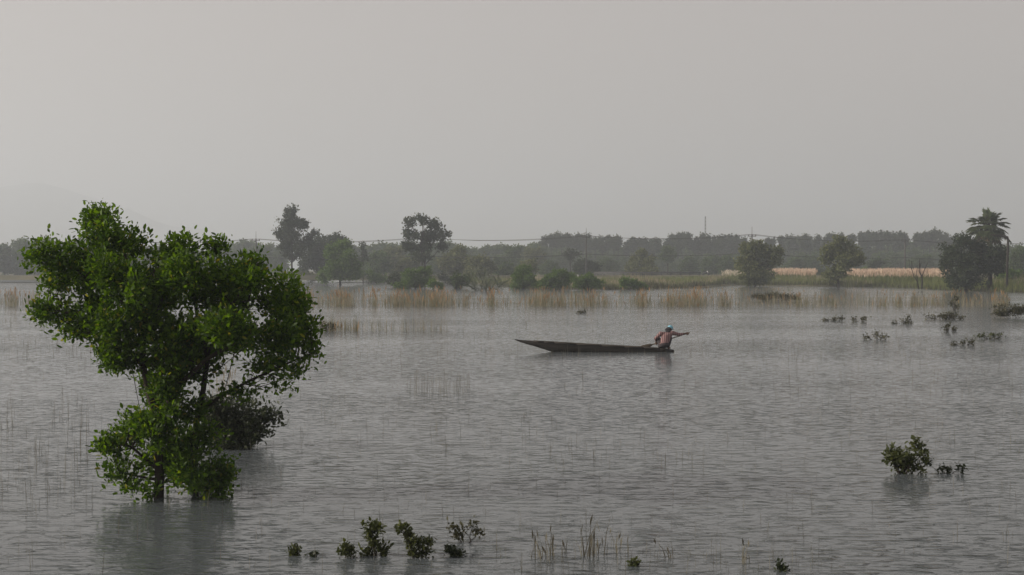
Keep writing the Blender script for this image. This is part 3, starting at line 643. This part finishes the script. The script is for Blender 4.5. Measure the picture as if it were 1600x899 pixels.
wire('upper wire strung along the pole tops against the sky', -.75, -.08, .75, .035)
wire('second upper wire close beside the first on the crossarms', .75, -.08, .85, .03)
wire('low thick cable sagging across the hazy trees', 0, -3.95, .5, .05, -.28)
Dm = 560; b0 = P(1102, 425, Dm); b0[2] = 1.35; root = ob('radio_mast', None, loc=b0); tag(root, 'thin distant radio mast above the plantation', 'mast')
tp = P(1102, 338, Dm)
for k in range(3):
    a = k*2.094; mb = MB(); off = np.array((math.cos(a), math.sin(a), 0)); tube(mb, [b0+off*.4, tp+off*.18], [.09, .06], 4); ob('leg', mb.mesh('leg', [M['metal']], True, b0), root)
mb = MB()
for k in range(16):
    a = b0+(tp-b0)*(k/16); b = b0+(tp-b0)*((k+1)/16); r_ = .4-.22*k/16
    for j in range(3):
        tube(mb, [a+r_*np.array((math.cos(j*2.094), math.sin(j*2.094), 0)), b+r_*np.array((math.cos((j+1)*2.094), math.sin((j+1)*2.094), 0))], .04, 4, cap=False)
ob('lattice', mb.mesh('lattice', [M['metal']], True, b0), root)
# road on its low embankment
mb = MB(); rx = np.linspace(-700, 700, 141); V = []
for x in rx:
    V += [(x, 297, .6), (x, 301.5, 1.50), (x, 308.5, 1.50), (x, 313, .6)]
Q = []
for i in range(140):
    for j in range(3): Q.append((i*4+j, i*4+4+j, i*4+5+j, i*4+1+j))
mi = [1 if (k % 3) == 1 else 0 for k in range(len(Q))]
o = ob('road', new_mesh('road', V, Q, [M['earth'], M['asphalt']], mi)); tag(o, kind='structure')
x0, x1 = P(928, 430, 301)[0], P(1096, 430, 301)[0]; b0 = np.array((x0, 302, 1.5))
root = ob('road_barrier', None, loc=b0); tag(root, 'long low dark road barrier on the embankment', 'barrier')
for z_ in (1.78, 2.12):
    mb = MB(); box(mb, ((x0+x1)/2, 302, z_), (x1-x0, .12, .24)); ob('rail', mb.mesh('rail', [M['metal']], False, b0), root)
pm = MB(); box(pm, (0, 0, .40), (.22, .22, .80)); pme = pm.mesh('post', [M['metal']])
for k in range(12): ob('post', pme, root, (.3+(x1-x0-.6)*k/11, .18, 0))

# ------------------------------------------------------------------ grasses and reeds
def blades(mb, rng, pos, h, wd, lean, m=0, face=None):
    n = len(pos); a = rng.uniform(0, 2*math.pi, n)
    s = np.stack([np.cos(a), np.sin(a), a*0], 1)*wd[:, None]/2
    b = rng.uniform(0, 2*math.pi, n); l = np.stack([np.cos(b), np.sin(b), b*0], 1)*(h*lean*np.abs(rng.normal(size=n)))[:, None]
    up = np.zeros((n, 3)); up[:, 2] = h
    p1 = pos+up*.55+l*.35; p2 = pos+up*(1-.2*(np.linalg.norm(l, axis=1)/(h+1e-6))[:, None])+l
    V = np.stack([pos-s, pos+s, p1-s*.8, p1+s*.8, p2-s*.15, p2+s*.15], 1)
    bI = np.arange(n)[:, None]*6
    mb.add(V, np.concatenate([bI+np.array([[0, 1, 3, 2]]), bI+np.array([[2, 3, 5, 4]])]), m)
    return p2
def plumes(mb, rng, tips, L, wd, m):
    n = len(tips); d = np.tile(np.array((0, 0, 1.)), (n, 1))+rng.normal(size=(n, 3))*.18
    pos = tips-nrm(d)*(L*.65)[:, None]; leaf_quads(mb, pos, d, nrm(rng.normal(size=(n, 3))+np.array((0, -.5, 0))), L, wd, False, m)
REED = [M['reed_green'], M['straw'], M['reed_orange']]
def reeds(mb, rng, px0, px1, y0, y1, n, h0, h1, frac_orange, wd=.03, lean=.10, soft=False):
    t_ = np.clip(rng.normal(size=n)*.40, -1.05, 1.05) if soft else rng.uniform(-1, 1, n)
    px = (px0+px1)/2+(px1-px0)/2*t_; py = rng.uniform(y0, y1, n); D = F*H/(py-HY)
    pos = np.stack([(px-800)/F*D, D, np.full(n, -.05)], 1); h = rng.uniform(h0, h1, n)*(1-(.35*np.abs(t_) if soft else 0))
    k = rng.uniform(size=n)
    for m, sel in ((0, k < .5), (1, k >= .5)):
        if sel.sum():
            tp = blades(mb, rng, pos[sel], h[sel], np.full(sel.sum(), wd)*rng.uniform(.6, 1.2, sel.sum()), lean, m)
            q = rng.uniform(size=len(tp)) < frac_orange
            if q.any(): plumes(mb, rng, tp[q], rng.uniform(.30, .65, q.sum()), np.full(q.sum(), .07), 2)
rng = np.random.default_rng(77)
mb = MB()
# continuous belt, its density uneven along the row
edges = np.arange(470, 1570, 6)
hq = np.convolve(np.random.default_rng(4).uniform(.45, 1.25, len(edges)+8), np.ones(4)/4, 'same')
for ei, e in enumerate(edges):
    dn = .55+.45*math.sin(e*.031)+.35*math.sin(e*.083+1)+.25*math.sin(e*.19)
    if e > 1130: dn *= .62
    n = int(max(12, 40*dn)); hgt_ = (1.05 if e < 1130 else .9)*hq[ei]
    reeds(mb, rng, e-3, e+9, 474.5, 481, n, .3*hgt_, 1.5*hgt_, .14 if e < 1000 else .08, .026, .2)
    reeds(mb, rng, e-3, e+9, 466, 476, n//2, .4*hgt_, 1.4*hgt_, .15, .026, .2)
reeds(mb, rng, -20, 62, 471, 478, 240, .5, 1.3, .2, .026)
reeds(mb, rng, 500, 560, 514, 519, 260, .2, .9, .02, .016); reeds(mb, rng, 555, 700, 514, 519, 220, .2, .95, .0, .014)
reeds(mb, rng, 1000, 1240, 452, 458, 500, .2, .7, .1, .04)
tag(ob('reed_belt', mb.mesh('reed_belt', REED)), 'thin straw and green reeds standing in a belt across the flood', 'reeds', kind='stuff')
clumps = [(527, 24, 'faded orange reed clump nearest the big tree', .5), (545, 14, 'pale reed clump beside the faded orange one', .2), (585, 12, 'narrow rusty orange reed clump standing alone', .8), (622, 16, 'low olive reed clump in the belt with orange tips', .5),
          (655, 14, 'orange-topped reed clump before the green shrub clump', .7), (683, 18, 'broad bright orange reed clump in the middle belt', .9), (727, 10, 'greenish reed clump under the narrow shrub', .2), (768, 9, 'slim vivid orange reed clump under the spiky palm', 1.),
          (851, 9, 'brown orange reed clump below the two-humped shrub', .5), (880, 14, 'sparse orange reed clump below the two-humped shrub', .4), (925, 10, 'upright orange reed clump below the rounded green shrub', .8), (945, 9, 'green-stemmed reed clump next to the upright orange one', .3),
          (1003, 20, 'wide reed clump with orange tips below the low bright shrub', .5), (1050, 18, 'brownish reed clump before the brown bank', .4), (1088, 22, 'widest orange reed clump behind the paddler', .9), (1130, 14, 'low reed clump past the widest orange one', .4),
          (1250, 16, 'olive reed tuft in the thin part of the belt', .05), (1380, 10, 'tall yellow reed tuft below the small dark shrub', .5), (1405, 10, 'low brown reed tuft beside the yellow one', .2), (1428, 10, 'olive reed tuft below the bare shrub', .1),
          (1555, 8, 'orange reed tuft below the palm', .9), (1570, 12, 'reddish reed tuft beside the orange one below the palm', .4), (20, 14, 'tan reed clump beyond the left side of the tree', .5)]
for i, (px, hw, lab, fo) in enumerate(clumps):
    rng = np.random.default_rng(900+i); mb = MB(); b0 = W(px, 479)
    hh = 1.0 if px < 1200 else .9
    reeds(mb, rng, px-hw, px+hw, 476.5, 480.5, int(hw*3), .3*hh, 1.3*hh, fo*.25, .026, .18, True)
    reeds(mb, rng, px-hw*.8, px+hw*.8, 476.5, 480, int(hw*2.6), .8*hh, 1.75*hh, fo, .022, .16, True)
    tag(ob('reed_clump', mb.mesh('reed_clump', REED, off=b0), loc=b0), lab, 'reeds', 'reed clumps along the belt')
# pink plumed grass on the bank
rng = np.random.default_rng(31); mb = MB()
def bank_pts(px0, px1, t0, t1, n):
    px = rng.uniform(px0, px1, n); D = shore(px)+rng.uniform(t0, t1, n); x = (px-800)/F*D
    return np.stack([x, D, ground_z(x, D)-.05], 1)
for a, b, n in ((1200, 1275, 1500), (1310, 1482, 3600)):
    p = bank_pts(a, b, 18, 34, n); h = rng.uniform(1.5, 2.35, n)
    tp = blades(mb, rng, p, h, np.full(n, .05), .10, 0); plumes(mb, rng, tp, rng.uniform(.6, 1.0, n), rng.uniform(.10, .2, n), 1)
p = bank_pts(1128, 1168, 14, 30, 500); tp = blades(mb, rng, p, rng.uniform(1.3, 2.2, 500), np.full(500, .05), .12, 0); plumes(mb, rng, tp[:260], rng.uniform(.5, .9, 260), rng.uniform(.1, .2, 260), 2)
tag(ob('plumed_grass', mb.mesh('plumed_grass', [M['grass'], M['plume'], M['plume_white']])), 'tall pink plumed grass massed along the bank', 'grass', kind='stuff')
mb = MB()
for a, b, t0, t1, n, h0, h1 in ((1120, 1640, 0, 18, 7000, .4, 1.5), (940, 1120, 0, 60, 4000, .3, .9), (780, 960, 0, 40, 1800, .3, .9), (430, 800, 0, 40, 2500, .3, 1.2), (-60, 440, 0, 30, 1500, .3, .9)):
    p = bank_pts(a, b, t0, t1, n); blades(mb, rng, p, rng.uniform(h0, h1, n), np.full(n, .07), .2, 0)
for a, b, n in ((1120, 1640, 5200), (940, 1120, 2200), (780, 960, 1200)):
    p = bank_pts(a, b, -.5, 5, n); blades(mb, rng, p, rng.uniform(.3, 1.25, n)*(.75+.35*np.sin(p[:, 0]*.55)*np.sin(p[:, 0]*.19+1)), np.full(n, .08), .3, 1)
    p = bank_pts(a, b, 4, 26, n//2); blades(mb, rng, p, rng.uniform(.6, 1.8, n//2)*(.7+.4*np.sin(p[:, 0]*.37+.5)), np.full(n//2, .07), .25, 2)
tag(ob('bank_grass', mb.mesh('bank_grass', [M['grass'], M['leaf_brown'], M['straw']])), 'rough green grass covering the low far bank', 'grass', kind='stuff')
# thin stems standing all over the open water
mb = MB(); rng = np.random.default_rng(55)
def thin(px0, px1, py0, py1, n, h0, h1, wd=.006, lean=.12):
    px = rng.uniform(px0, px1, n); py = rng.uniform(py0, py1, n); D = F*H/(py-HY)
    pos = np.stack([(px-800)/F*D, D, np.full(n, -.03)], 1)
    blades(mb, rng, pos, rng.uniform(h0, h1, n)*.72, wd*(.6+D/55)*rng.uniform(.6, 1.2, n), lean, 0)
thin(0, 1600, 482, 560, 1500, .12, .6); thin(0, 1600, 540, 700, 900, .1, .5); thin(0, 1600, 680, 899, 420, .08, .42)
thin(630, 735, 596, 618, 110, .3, .75); thin(740, 1120, 545, 556, 130, .1, .35); thin(0, 160, 500, 560, 160, .2, .7)
thin(0, 140, 640, 800, 80, .3, .9); thin(1000, 1600, 560, 620, 110, .2, .5); thin(800, 1100, 690, 740, 60, .2, .5)
thin(780, 1300, 862, 899, 130, .1, .4)
tag(ob('sparse_grass', mb.mesh('sparse_grass', [M['thin']])), 'thin drowned grass stems scattered over the open water', 'grass', kind='stuff')
tufts = [(837, 872, 'thin grass tuft with drooping heads, first of the near tufts', .4, 12), (858, 868, 'upright thin grass tuft second along the near edge', .35, 9), (872, 866, 'single-sided thin grass tuft between upright and tallest tufts', .38, 7),
         (922, 868, 'tallest brown grass tuft standing near the camera', .50, 20), (966, 862, 'short dark-footed grass tuft beyond the tallest one', .30, 9), (1046, 872, 'faint small grass tuft in the near open water', .25, 7),
         (1160, 880, 'faint grass tuft by the dark little sprig', .28, 8), (350, 622, 'pale dry grass tuft seen through the tree gap', .8, 40)]
for i, (px, py, lab, h, n) in enumerate(tufts):
    rng = np.random.default_rng(700+i); b0 = W(px, py); mb = MB(); D = b0[1]
    pos = b0+np.stack([rng.normal(size=n)*.05*h*3, rng.normal(size=n)*.05, np.full(n, -.03)], 1)
    tp = blades(mb, rng, pos, rng.uniform(.3, .95, n)*h, np.full(n, .009+D*.0001), .22, 0); plumes(mb, rng, tp[:n//2], np.full(n//2, h*.3), np.full(n//2, .022), 0)
    tag(ob('grass_tuft', mb.mesh('grass_tuft', [M['straw' if i == 7 else 'thin']], off=b0), loc=b0), lab, 'grass', 'grass tufts in the near water')

# ------------------------------------------------------------------ the canoe
DB = dist(550); K = DB/F
bx, by_ = (927-800)/F*DB, DB
root = ob('canoe', None, loc=(bx, by_, 0)); tag(root, 'long dark wooden dugout canoe with raised pointed bow', 'canoe')
def cx(px): return (px-927)*K
ST = [(804, .455, .425, .015), (812, .425, .35, .06), (822, .405, .275, .12), (834, .388, .205, .18), (850, .368, .09, .235), (866, .345, -.03, .265), (900, .296, -.09, .30), (940, .245, -.11, .315),
      (975, .200, -.12, .305), (1005, .168, -.12, .275), (1030, .125, -.11, .215), (1046, .095, -.07, .145), (1053, .075, .0, .06)]
def hull_ring(x, zt, zb, hw, inset=0.):
    a = np.linspace(-1, 1, 11); hw = max(hw-inset, .004); zb = min(zb+inset*1.2, zt-.004)
    ang = a*math.pi/2
    yv = hw*np.sign(a)*np.abs(np.sin(ang))**.75; zv = zt-(zt-zb)*np.cos(ang)**.7
    zv[0] = zv[-1] = zt
    return np.stack([np.full(11, x), yv, zv], 1)
mb = MB(); V = np.concatenate([hull_ring(cx(p), zt, zb, hw) for p, zt, zb, hw in ST]); n_ = len(ST)
Q = [(i*11+j, i*11+j+1, (i+1)*11+j+1, (i+1)*11+j) for i in range(n_-1) for j in range(10)]; mb.add(V, Q)
ST2 = ST[3:-2]
V2 = np.concatenate([hull_ring(cx(p), zt, zb, hw, .03) for p, zt, zb, hw in ST2]); n2 = len(ST2)
mb.add(V2, [(i*11+j, (i+1)*11+j, (i+1)*11+j+1, i*11+j+1) for i in range(n2-1) for j in range(10)], 1)
# gunwale tops between the two shells
for i in range(n2-1):
    for j in (0, 10):
        a = hull_ring(cx(ST2[i][0]), *ST2[i][1:])[j]; b = hull_ring(cx(ST2[i+1][0]), *ST2[i+1][1:])[j]
        a2 = hull_ring(cx(ST2[i][0]), *ST2[i][1:], .03)[j]; b2 = hull_ring(cx(ST2[i+1][0]), *ST2[i+1][1:], .03)[j]
        mb.add([a, b, b2, a2], [(0, 1, 2, 3)])
ob('hull', mb.mesh('hull', [M['hull'], M['hull_in']], True), root)
mb = MB()   # solid bow and stern decks
for lo, hi in ((0, 4), (n_-4, n_)):
    for i in range(lo, hi-1):
        a = hull_ring(cx(ST[i][0]), *ST[i][1:]); b = hull_ring(cx(ST[i+1][0]), *ST[i+1][1:]); d_ = np.array((0, 0, -.006))
        mb.add([a[0]+d_, b[0]+d_, b[10]+d_, a[10]+d_], [(0, 1, 2, 3)])
ob('deck', mb.mesh('deck', [M['hull']], False), root)
for sgn in (-1, 1):     # gunwale strips start in a step behind the bow
    mb = MB(); pts = []
    for p, zt, zb, hw in ST[3:-1]: pts.append((cx(p), sgn*(hw-.006), zt-.012))
    for i in range(len(pts)-1):
        a, b = np.array(pts[i]), np.array(pts[i+1]); w_ = np.array((0, .02, 0)); u_ = np.array((0, 0, .022))
        mb.add([a-w_-u_, a+w_-u_, a+w_+u_, a-w_+u_, b-w_-u_, b+w_-u_, b+w_+u_, b-w_+u_], [(0, 4, 5, 1), (1, 5, 6, 2), (2, 6, 7, 3), (3, 7, 4, 0), (0, 1, 2, 3), (4, 7, 6, 5)])
    ob('gunwale', mb.mesh('gunwale', [M['hull']]), root)
for px in (880, 935, 985):
    i = np.interp(px, [s[0] for s in ST], range(n_)); hw = np.interp(px, [s[0] for s in ST], [s[3] for s in ST]); zt = np.interp(px, [s[0] for s in ST], [s[1] for s in ST])
    mb = MB(); box(mb, (cx(px), 0, zt-.05), (.14, hw*2-.10, .03)); ob('thwart', mb.mesh('thwart', [M['hull_in']]), root)

# ------------------------------------------------------------------ the paddler
px0 = (1038-800)/F*DB; PO = np.array((px0, DB, 0.))
A = np.array
shaft_top, shaft_end = A((.93, .36, .66)), A((-.86, .36, .085))
sdir = (shaft_end-shaft_top)/np.linalg.norm(shaft_end-shaft_top)
def shaft_at(x): return shaft_top+(shaft_end-shaft_top)*((shaft_top[0]-x)/(shaft_top[0]-shaft_end[0]))
hR, hL = shaft_at(.86), shaft_at(-.24)
J = dict(pel=A((-.02, -.06, .27)), chest=A((.07, .06, .56)), neck=A((.14, .14, .68)), head=A((.215, .25, .785)),
         shL=A((-.12, .05, .645)), shR=A((.28, .12, .665)), elL=A((-.30, .06, .48)), elR=A((.57, .22, .60)), wrL=hL+A((-.02, -.075, .055)), wrR=hR+A((-.085, -.035, -.005)),
         hipL=A((-.11, -.03, .26)), hipR=A((.09, -.03, .26)), knL=A((-.22, .33, .50)), knR=A((.25, .33, .49)), anL=A((-.15, .03, .19)), anR=A((.15, .05, .19)))
def seg(mb, a, b, r0, r1, n=10):
    tube(mb, [a, a*.67+b*.33, a*.33+b*.67, b], [r0, r0*.75+r1*.25+.004, r0*.3+r1*.7, r1], n); ellipsoid(mb, a, r0, nu=10, nv=6); ellipsoid(mb, b, r1, nu=10, nv=6)
def loft(mb, rings, n=16):
    V = []; k = len(rings)
    for c, u, v in rings:
        for j in range(n):
            t = 2*math.pi*j/n; V.append(c+u*math.cos(t)+v*math.sin(t))
    V += [rings[0][0], rings[-1][0]]
    Q = [(i*n+j, i*n+(j+1) % n, (i+1)*n+(j+1) % n, (i+1)*n+j) for i in range(k-1) for j in range(n)]
    for j in range(0, n, 2):
        Q.append((k*n, (j+2) % n, j+1, j)); Q.append((k*n+1, (k-1)*n+j, (k-1)*n+j+1, (k-1)*n+(j+2) % n))
    mb.add(V, Q)
xa = J['shR']-J['shL']; xa /= np.linalg.norm(xa)
ta = J['neck']-J['pel']; ta /= np.linalg.norm(ta); fa = np.cross(ta, xa); fa /= np.linalg.norm(fa)   # fa: chest front (away from camera)
def torso(mb, g=0.):
    c = lambda t: J['pel']*(1-t)+J['neck']*t
    loft(mb, [(c(-.16), xa*(.11+g), fa*(.09+g)), (c(0), xa*(.165+g), fa*(.125+g)), (c(.22), xa*(.155+g), fa*(.115+g)), (c(.5), xa*(.165+g), fa*(.12+g)), (c(.72), xa*(.19+g), fa*(.125+g)), (c(.88), xa*(.19+g), fa*(.10+g)), (c(.98), xa*(.11+g), fa*(.075+g)), (c(1.06), xa*.06, fa*.06)])
    seg(mb, c(.84)+xa*.10, J['shR'], .08+g, .062+g); seg(mb, c(.84)-xa*.10, J['shL'], .08+g, .062+g)
def hand(mb, c, wr, axis, grip):
    """palm beside the shaft at c, four fingers and a thumb wrapped round it; axis = along shaft, grip = from palm towards the shaft"""
    axis = axis/np.linalg.norm(axis); grip = grip-axis*np.dot(grip, axis); grip /= np.linalg.norm(grip); o_ = np.cross(axis, grip)
    pc = c-grip*.040
    loft(mb, [(pc-axis*.040, grip*.014, o_*.030), (pc, grip*.017, o_*.042), (pc+axis*.042, grip*.014, o_*.034)], 10)
    seg(mb, wr, pc-o_*.02, .026, .024)
    for k, (t, ln) in enumerate(((-.036, .85), (-.012, 1.0), (.012, 1.05), (.036, .95))):
        b = pc+axis*t+o_*.040
        p1 = b+grip*.030*ln+o_*.014; p2 = c+axis*t+grip*.030+o_*.022*ln; p3 = c+axis*t+grip*.034-o_*.012*ln
        tube(mb, [b, p1, p2, p3], [.0095, .0095, .0088, .0075], 7); ellipsoid(mb, p3, .0076, nu=6, nv=4)
    b = pc+axis*.030-o_*.028; tube(mb, [b, b+grip*.028+axis*.014-o_*.008, c+axis*.030+grip*.020-o_*.026, c+axis*.020+grip*.032-o_*.012], [.013, .012, .0105, .009], 7)
mb = MB(); torso(mb)
seg(mb, J['pel']-xa*.05, J['hipL'], .12, .105); seg(mb, J['pel']+xa*.05, J['hipR'], .12, .105)
for s in 'LR':
    seg(mb, J['sh'+s], J['el'+s], .055, .042); seg(mb, J['el'+s], J['wr'+s], .043, .027)
    seg(mb, J['hip'+s], J['kn'+s], .095, .062); seg(mb, J['kn'+s], J['an'+s], .062, .038)
    an = J['an'+s]; out_ = A((.10, .19, 0)) if s == 'R' else A((.0, .21, 0)); gz = .128
    heel = A((an[0], an[1]-.035, gz+.012)); ball = A((an[0], an[1], gz))+out_*.62; toe = A((an[0], an[1], gz-.004))+out_
    seg(mb, an, heel, .036, .036, 8); seg(mb, an+A((0, .01, -.02)), ball, .036, .030, 8)
    side = np.cross(out_/np.linalg.norm(out_), (0, 0, 1.))
    for k in range(5):
        q = ball+side*(k-2)*.017*(1 if s == 'R' else -1); e = q+out_*(.36-.045*k); e[2] = gz-.012
        tube(mb, [q, e], [.014, .010-.0008*k], 6); ellipsoid(mb, e, .0105-.0008*k, nu=6, nv=4)
seg(mb, J['neck']-ta*.03, J['head']-A((.01, .02, .07)), .058, .052)
fd = A((.62, .72, -.22)); fd /= np.linalg.norm(fd); hu = A((.18, .1, 1.)); hu -= fd*np.dot(hu, fd); hu /= np.linalg.norm(hu); hr_ = np.cross(fd, hu)
Rh = np.stack([hr_, fd, hu], 1); hc = J['head']
ellipsoid(mb, hc, (.075, .095, .108), rot=Rh, nu=16, nv=12); ellipsoid(mb, hc+fd*.035-hu*.055, (.055, .055, .055), rot=Rh)
ellipsoid(mb, hc+fd*.098-hu*.012, (.013, .018, .024), rot=Rh); ellipsoid(mb, hc+fd*.083+hu*.022, (.045, .014, .009), rot=Rh)
ellipsoid(mb, hc+fd*.086-hu*.052, (.022, .010, .006), rot=Rh); ellipsoid(mb, hc+fd*.084-hu*.064, (.018, .010, .006), rot=Rh)
for s in (-1, 1): ellipsoid(mb, hc+hr_*s*.076-hu*.008, (.010, .020, .030), rot=Rh)
hand(mb, hR, J['wrR'], sdir, A((.8, .6, .1))); hand(mb, hL, J['wrL'], sdir, A((.2, .9, -.3)))
def fuse(name, mb, mtl, vox, parent, smooth_it=4):
    me = mb.mesh(name, [mtl], True); o = bpy.data.objects.new('tmp', me); COL.objects.link(o)
    md = o.modifiers.new('r', 'REMESH'); md.mode = 'VOXEL'; md.voxel_size = vox; md.use_smooth_shade = True
    sm = o.modifiers.new('s', 'SMOOTH'); sm.factor = .5; sm.iterations = smooth_it
    dg = bpy.context.evaluated_depsgraph_get(); m2 = bpy.data.meshes.new_from_object(o.evaluated_get(dg))
    bpy.data.objects.remove(o); m2.name = name
    if not m2.materials: m2.materials.append(mtl)
    return ob(name, m2, parent)
body = fuse('person', mb, M['skin'], .006, None, 2); body.location = PO
tag(body, 'person in pink striped shirt and pale blue cap squatting at the canoe stern, paddling', 'person')
mb = MB(); torso(mb, .018)
for s in 'LR':
    e = J['el'+s]*.42+J['wr'+s]*.58
    seg(mb, J['sh'+s], J['el'+s], .074, .058); seg(mb, J['el'+s], e, .058, .046)
fuse('shirt', mb, M['shirt'], .009, body, 4)
mb = MB(); pz = J['pel']-ta*.035
loft(mb, [(pz-ta*.10, xa*.16, fa*.13), (pz-ta*.05, xa*.195, fa*.155), (pz+ta*.03, xa*.186, fa*.146), (pz+ta*.06, xa*.175, fa*.135)])
for s in 'LR':
    seg(mb, J['hip'+s], J['hip'+s]*.15+J['kn'+s]*.85, .118, .086)
fuse('shorts', mb, M['shorts'], .009, body, 4)
mb = MB()   # dark cloth round the neck and back of the head
ellipsoid(mb, hc-fd*.048-hu*.016, (.102, .085, .100), rot=Rh, nu=14, nv=10)
loft(mb, [(J['neck']-ta*.035, xa*.135, fa*.115), (J['neck']+ta*.02, xa*.115, fa*.105), (J['neck']+ta*.06, xa*.085, fa*.085)])
seg(mb, J['neck']-xa*.04, J['neck']+xa*.16+fa*.02, .06, .035)
ellipsoid(mb, hc-fd*.100-hu*.035-hr_*.03, (.085, .075, .060), rot=Rh)
fuse('scarf', mb, M['scarf'], .008, body, 3)
mb = MB()   # cap: crown and peak
cr = [(hc+hu*.034+fd*.028, .096), (hc+hu*.092+fd*.028, .094), (hc+hu*.130+fd*.028, .074), (hc+hu*.152+fd*.028, .036)]
loft(mb, [(c, hr_*r, fd*r*1.16) for c, r in cr])
ellipsoid(mb, hc+hu*.034+fd*.150, (.085, .085, .010), rot=Rh)
fuse('cap', mb, M['cap'], .006, body, 2)
mb = MB()
for s in (-1, 1): ellipsoid(mb, hc+fd*.083+hr_*s*.030+hu*.006, (.012, .010, .009), rot=Rh, nu=8, nv=6)
ob('eyes', mb.mesh('eyes', [M['eye']], True), body)
root = ob('paddle', None, loc=PO+shaft_end); tag(root, 'long wooden paddle held across the paddler, blade by the hull', 'paddle')
mb = MB(); be = shaft_end-sdir*.50; tube(mb, [shaft_top-shaft_end, (shaft_top+be)/2-shaft_end, be-sdir*(-.05)-shaft_end], [.017, .018, .018], 8); ob('shaft', mb.mesh('shaft', [M['paddle']], True), root)
mb = MB(); _, u, v = frame_of(sdir); u = A((0, 0, 1.))-sdir*sdir[2]; u /= np.linalg.norm(u); v = np.cross(sdir, u)
loft(mb, [(be-shaft_end, u*.02, v*.018), (be+sdir*.12-shaft_end, u*.065, v*.014), (be+sdir*.34-shaft_end, u*.088, v*.011), (be+sdir*.46-shaft_end, u*.075, v*.009), (be+sdir*.52-shaft_end, u*.03, v*.006)], 12)
ob('blade', mb.mesh('blade', [M['paddle']], True), root)
mb = MB(); ellipsoid(mb, shaft_top-shaft_end, (.022, .022, .022)); ob('knob', mb.mesh('knob', [M['paddle']], True), root)

# ------------------------------------------------------------------ motorbike on the embankment road
DM = 303.; b0 = P(1103, 431, DM); b0[2] = 1.5
root = ob('motorbike', None, loc=b0); tag(root, 'tiny dark motorbike with white panel on the road past the barrier', 'motorbike')
for x in (-.62, .62):
    mb = MB(); c = A((x, 0, .3)); a = np.linspace(0, 2*math.pi, 17)
    tube(mb, [c+A((math.cos(t)*.24, 0, math.sin(t)*.24)) for t in a], .06, 6, cap=False); wh = ob('wheel', mb.mesh('wheel', [M['metal']], True), root)
    mb = MB(); tube(mb, [c+A((0, -.05, 0)), c+A((0, .05, 0))], .16, 10); ob('hub', mb.mesh('hub', [M['metal']], True), wh)
mb = MB(); ellipsoid(mb, (0, 0, .55), (.5, .16, .22)); tube(mb, [(.62, 0, .3), (.45, 0, .95)], .05, 6); tube(mb, [(-.6, 0, .32), (-.1, 0, .5)], .06, 6); ob('body', mb.mesh('body', [M['metal']], True), root)
mb = MB(); ellipsoid(mb, (-.28, 0, .80), (.40, .14, .08)); ob('seat', mb.mesh('seat', [M['scarf']], True), root)
mb = MB(); tube(mb, [(.40, -.34, 1.02), (.46, 0, .98), (.40, .34, 1.02)], .025, 6); ob('handlebar', mb.mesh('handlebar', [M['metal']], True), root)
mb = MB(); box(mb, (.36, 0, .72), (.14, .36, .55), 0, [[.94, 0, -.34], [0, 1, 0], [.34, 0, .94]]); ob('leg_shield', mb.mesh('leg_shield', [M['white']]), root)
b0 = P(903, 434, 250.); b0[2] = float(ground_z(b0[0], b0[1]))-.1
root = ob('marker_post', None, loc=b0); tag(root, 'small white marker post behind the two-humped shrub', 'post')
mb = MB(); tube(mb, [(0, 0, 0), (0, 0, 1.0), (0, 0, 1.08)], [.11, .10, .04], 8); ob('post', mb.mesh('post', [M['white']], True), root)
mb = MB(); tube(mb, [(0, 0, .78), (0, 0, .92)], .112, 8); ob('band', mb.mesh('band', [M['metal']], True), root)

# ------------------------------------------------------------------ hazy air
mb = MB(); box(mb, (0, 3420, 136), (11800, 7200, 280))
hm = bpy.data.materials.new('pale_haze'); hm.cycles.volume_sampling = 'DISTANCE'; hm.use_nodes = True; hn = hm.node_tree; hn.nodes.clear()
pv = hn.nodes.new('ShaderNodeVolumePrincipled'); pv.inputs['Color'].default_value = (.80, .865, .945, 1); pv.inputs['Density'].default_value = .00074
pv.inputs['Anisotropy'].default_value = .3
out = hn.nodes.new('ShaderNodeOutputMaterial'); hn.links.new(pv.outputs[0], out.inputs['Volume'])
o = ob('haze', mb.mesh('haze', [hm])); tag(o, 'pale grey evening haze over the whole flood plain', 'haze', kind='stuff')
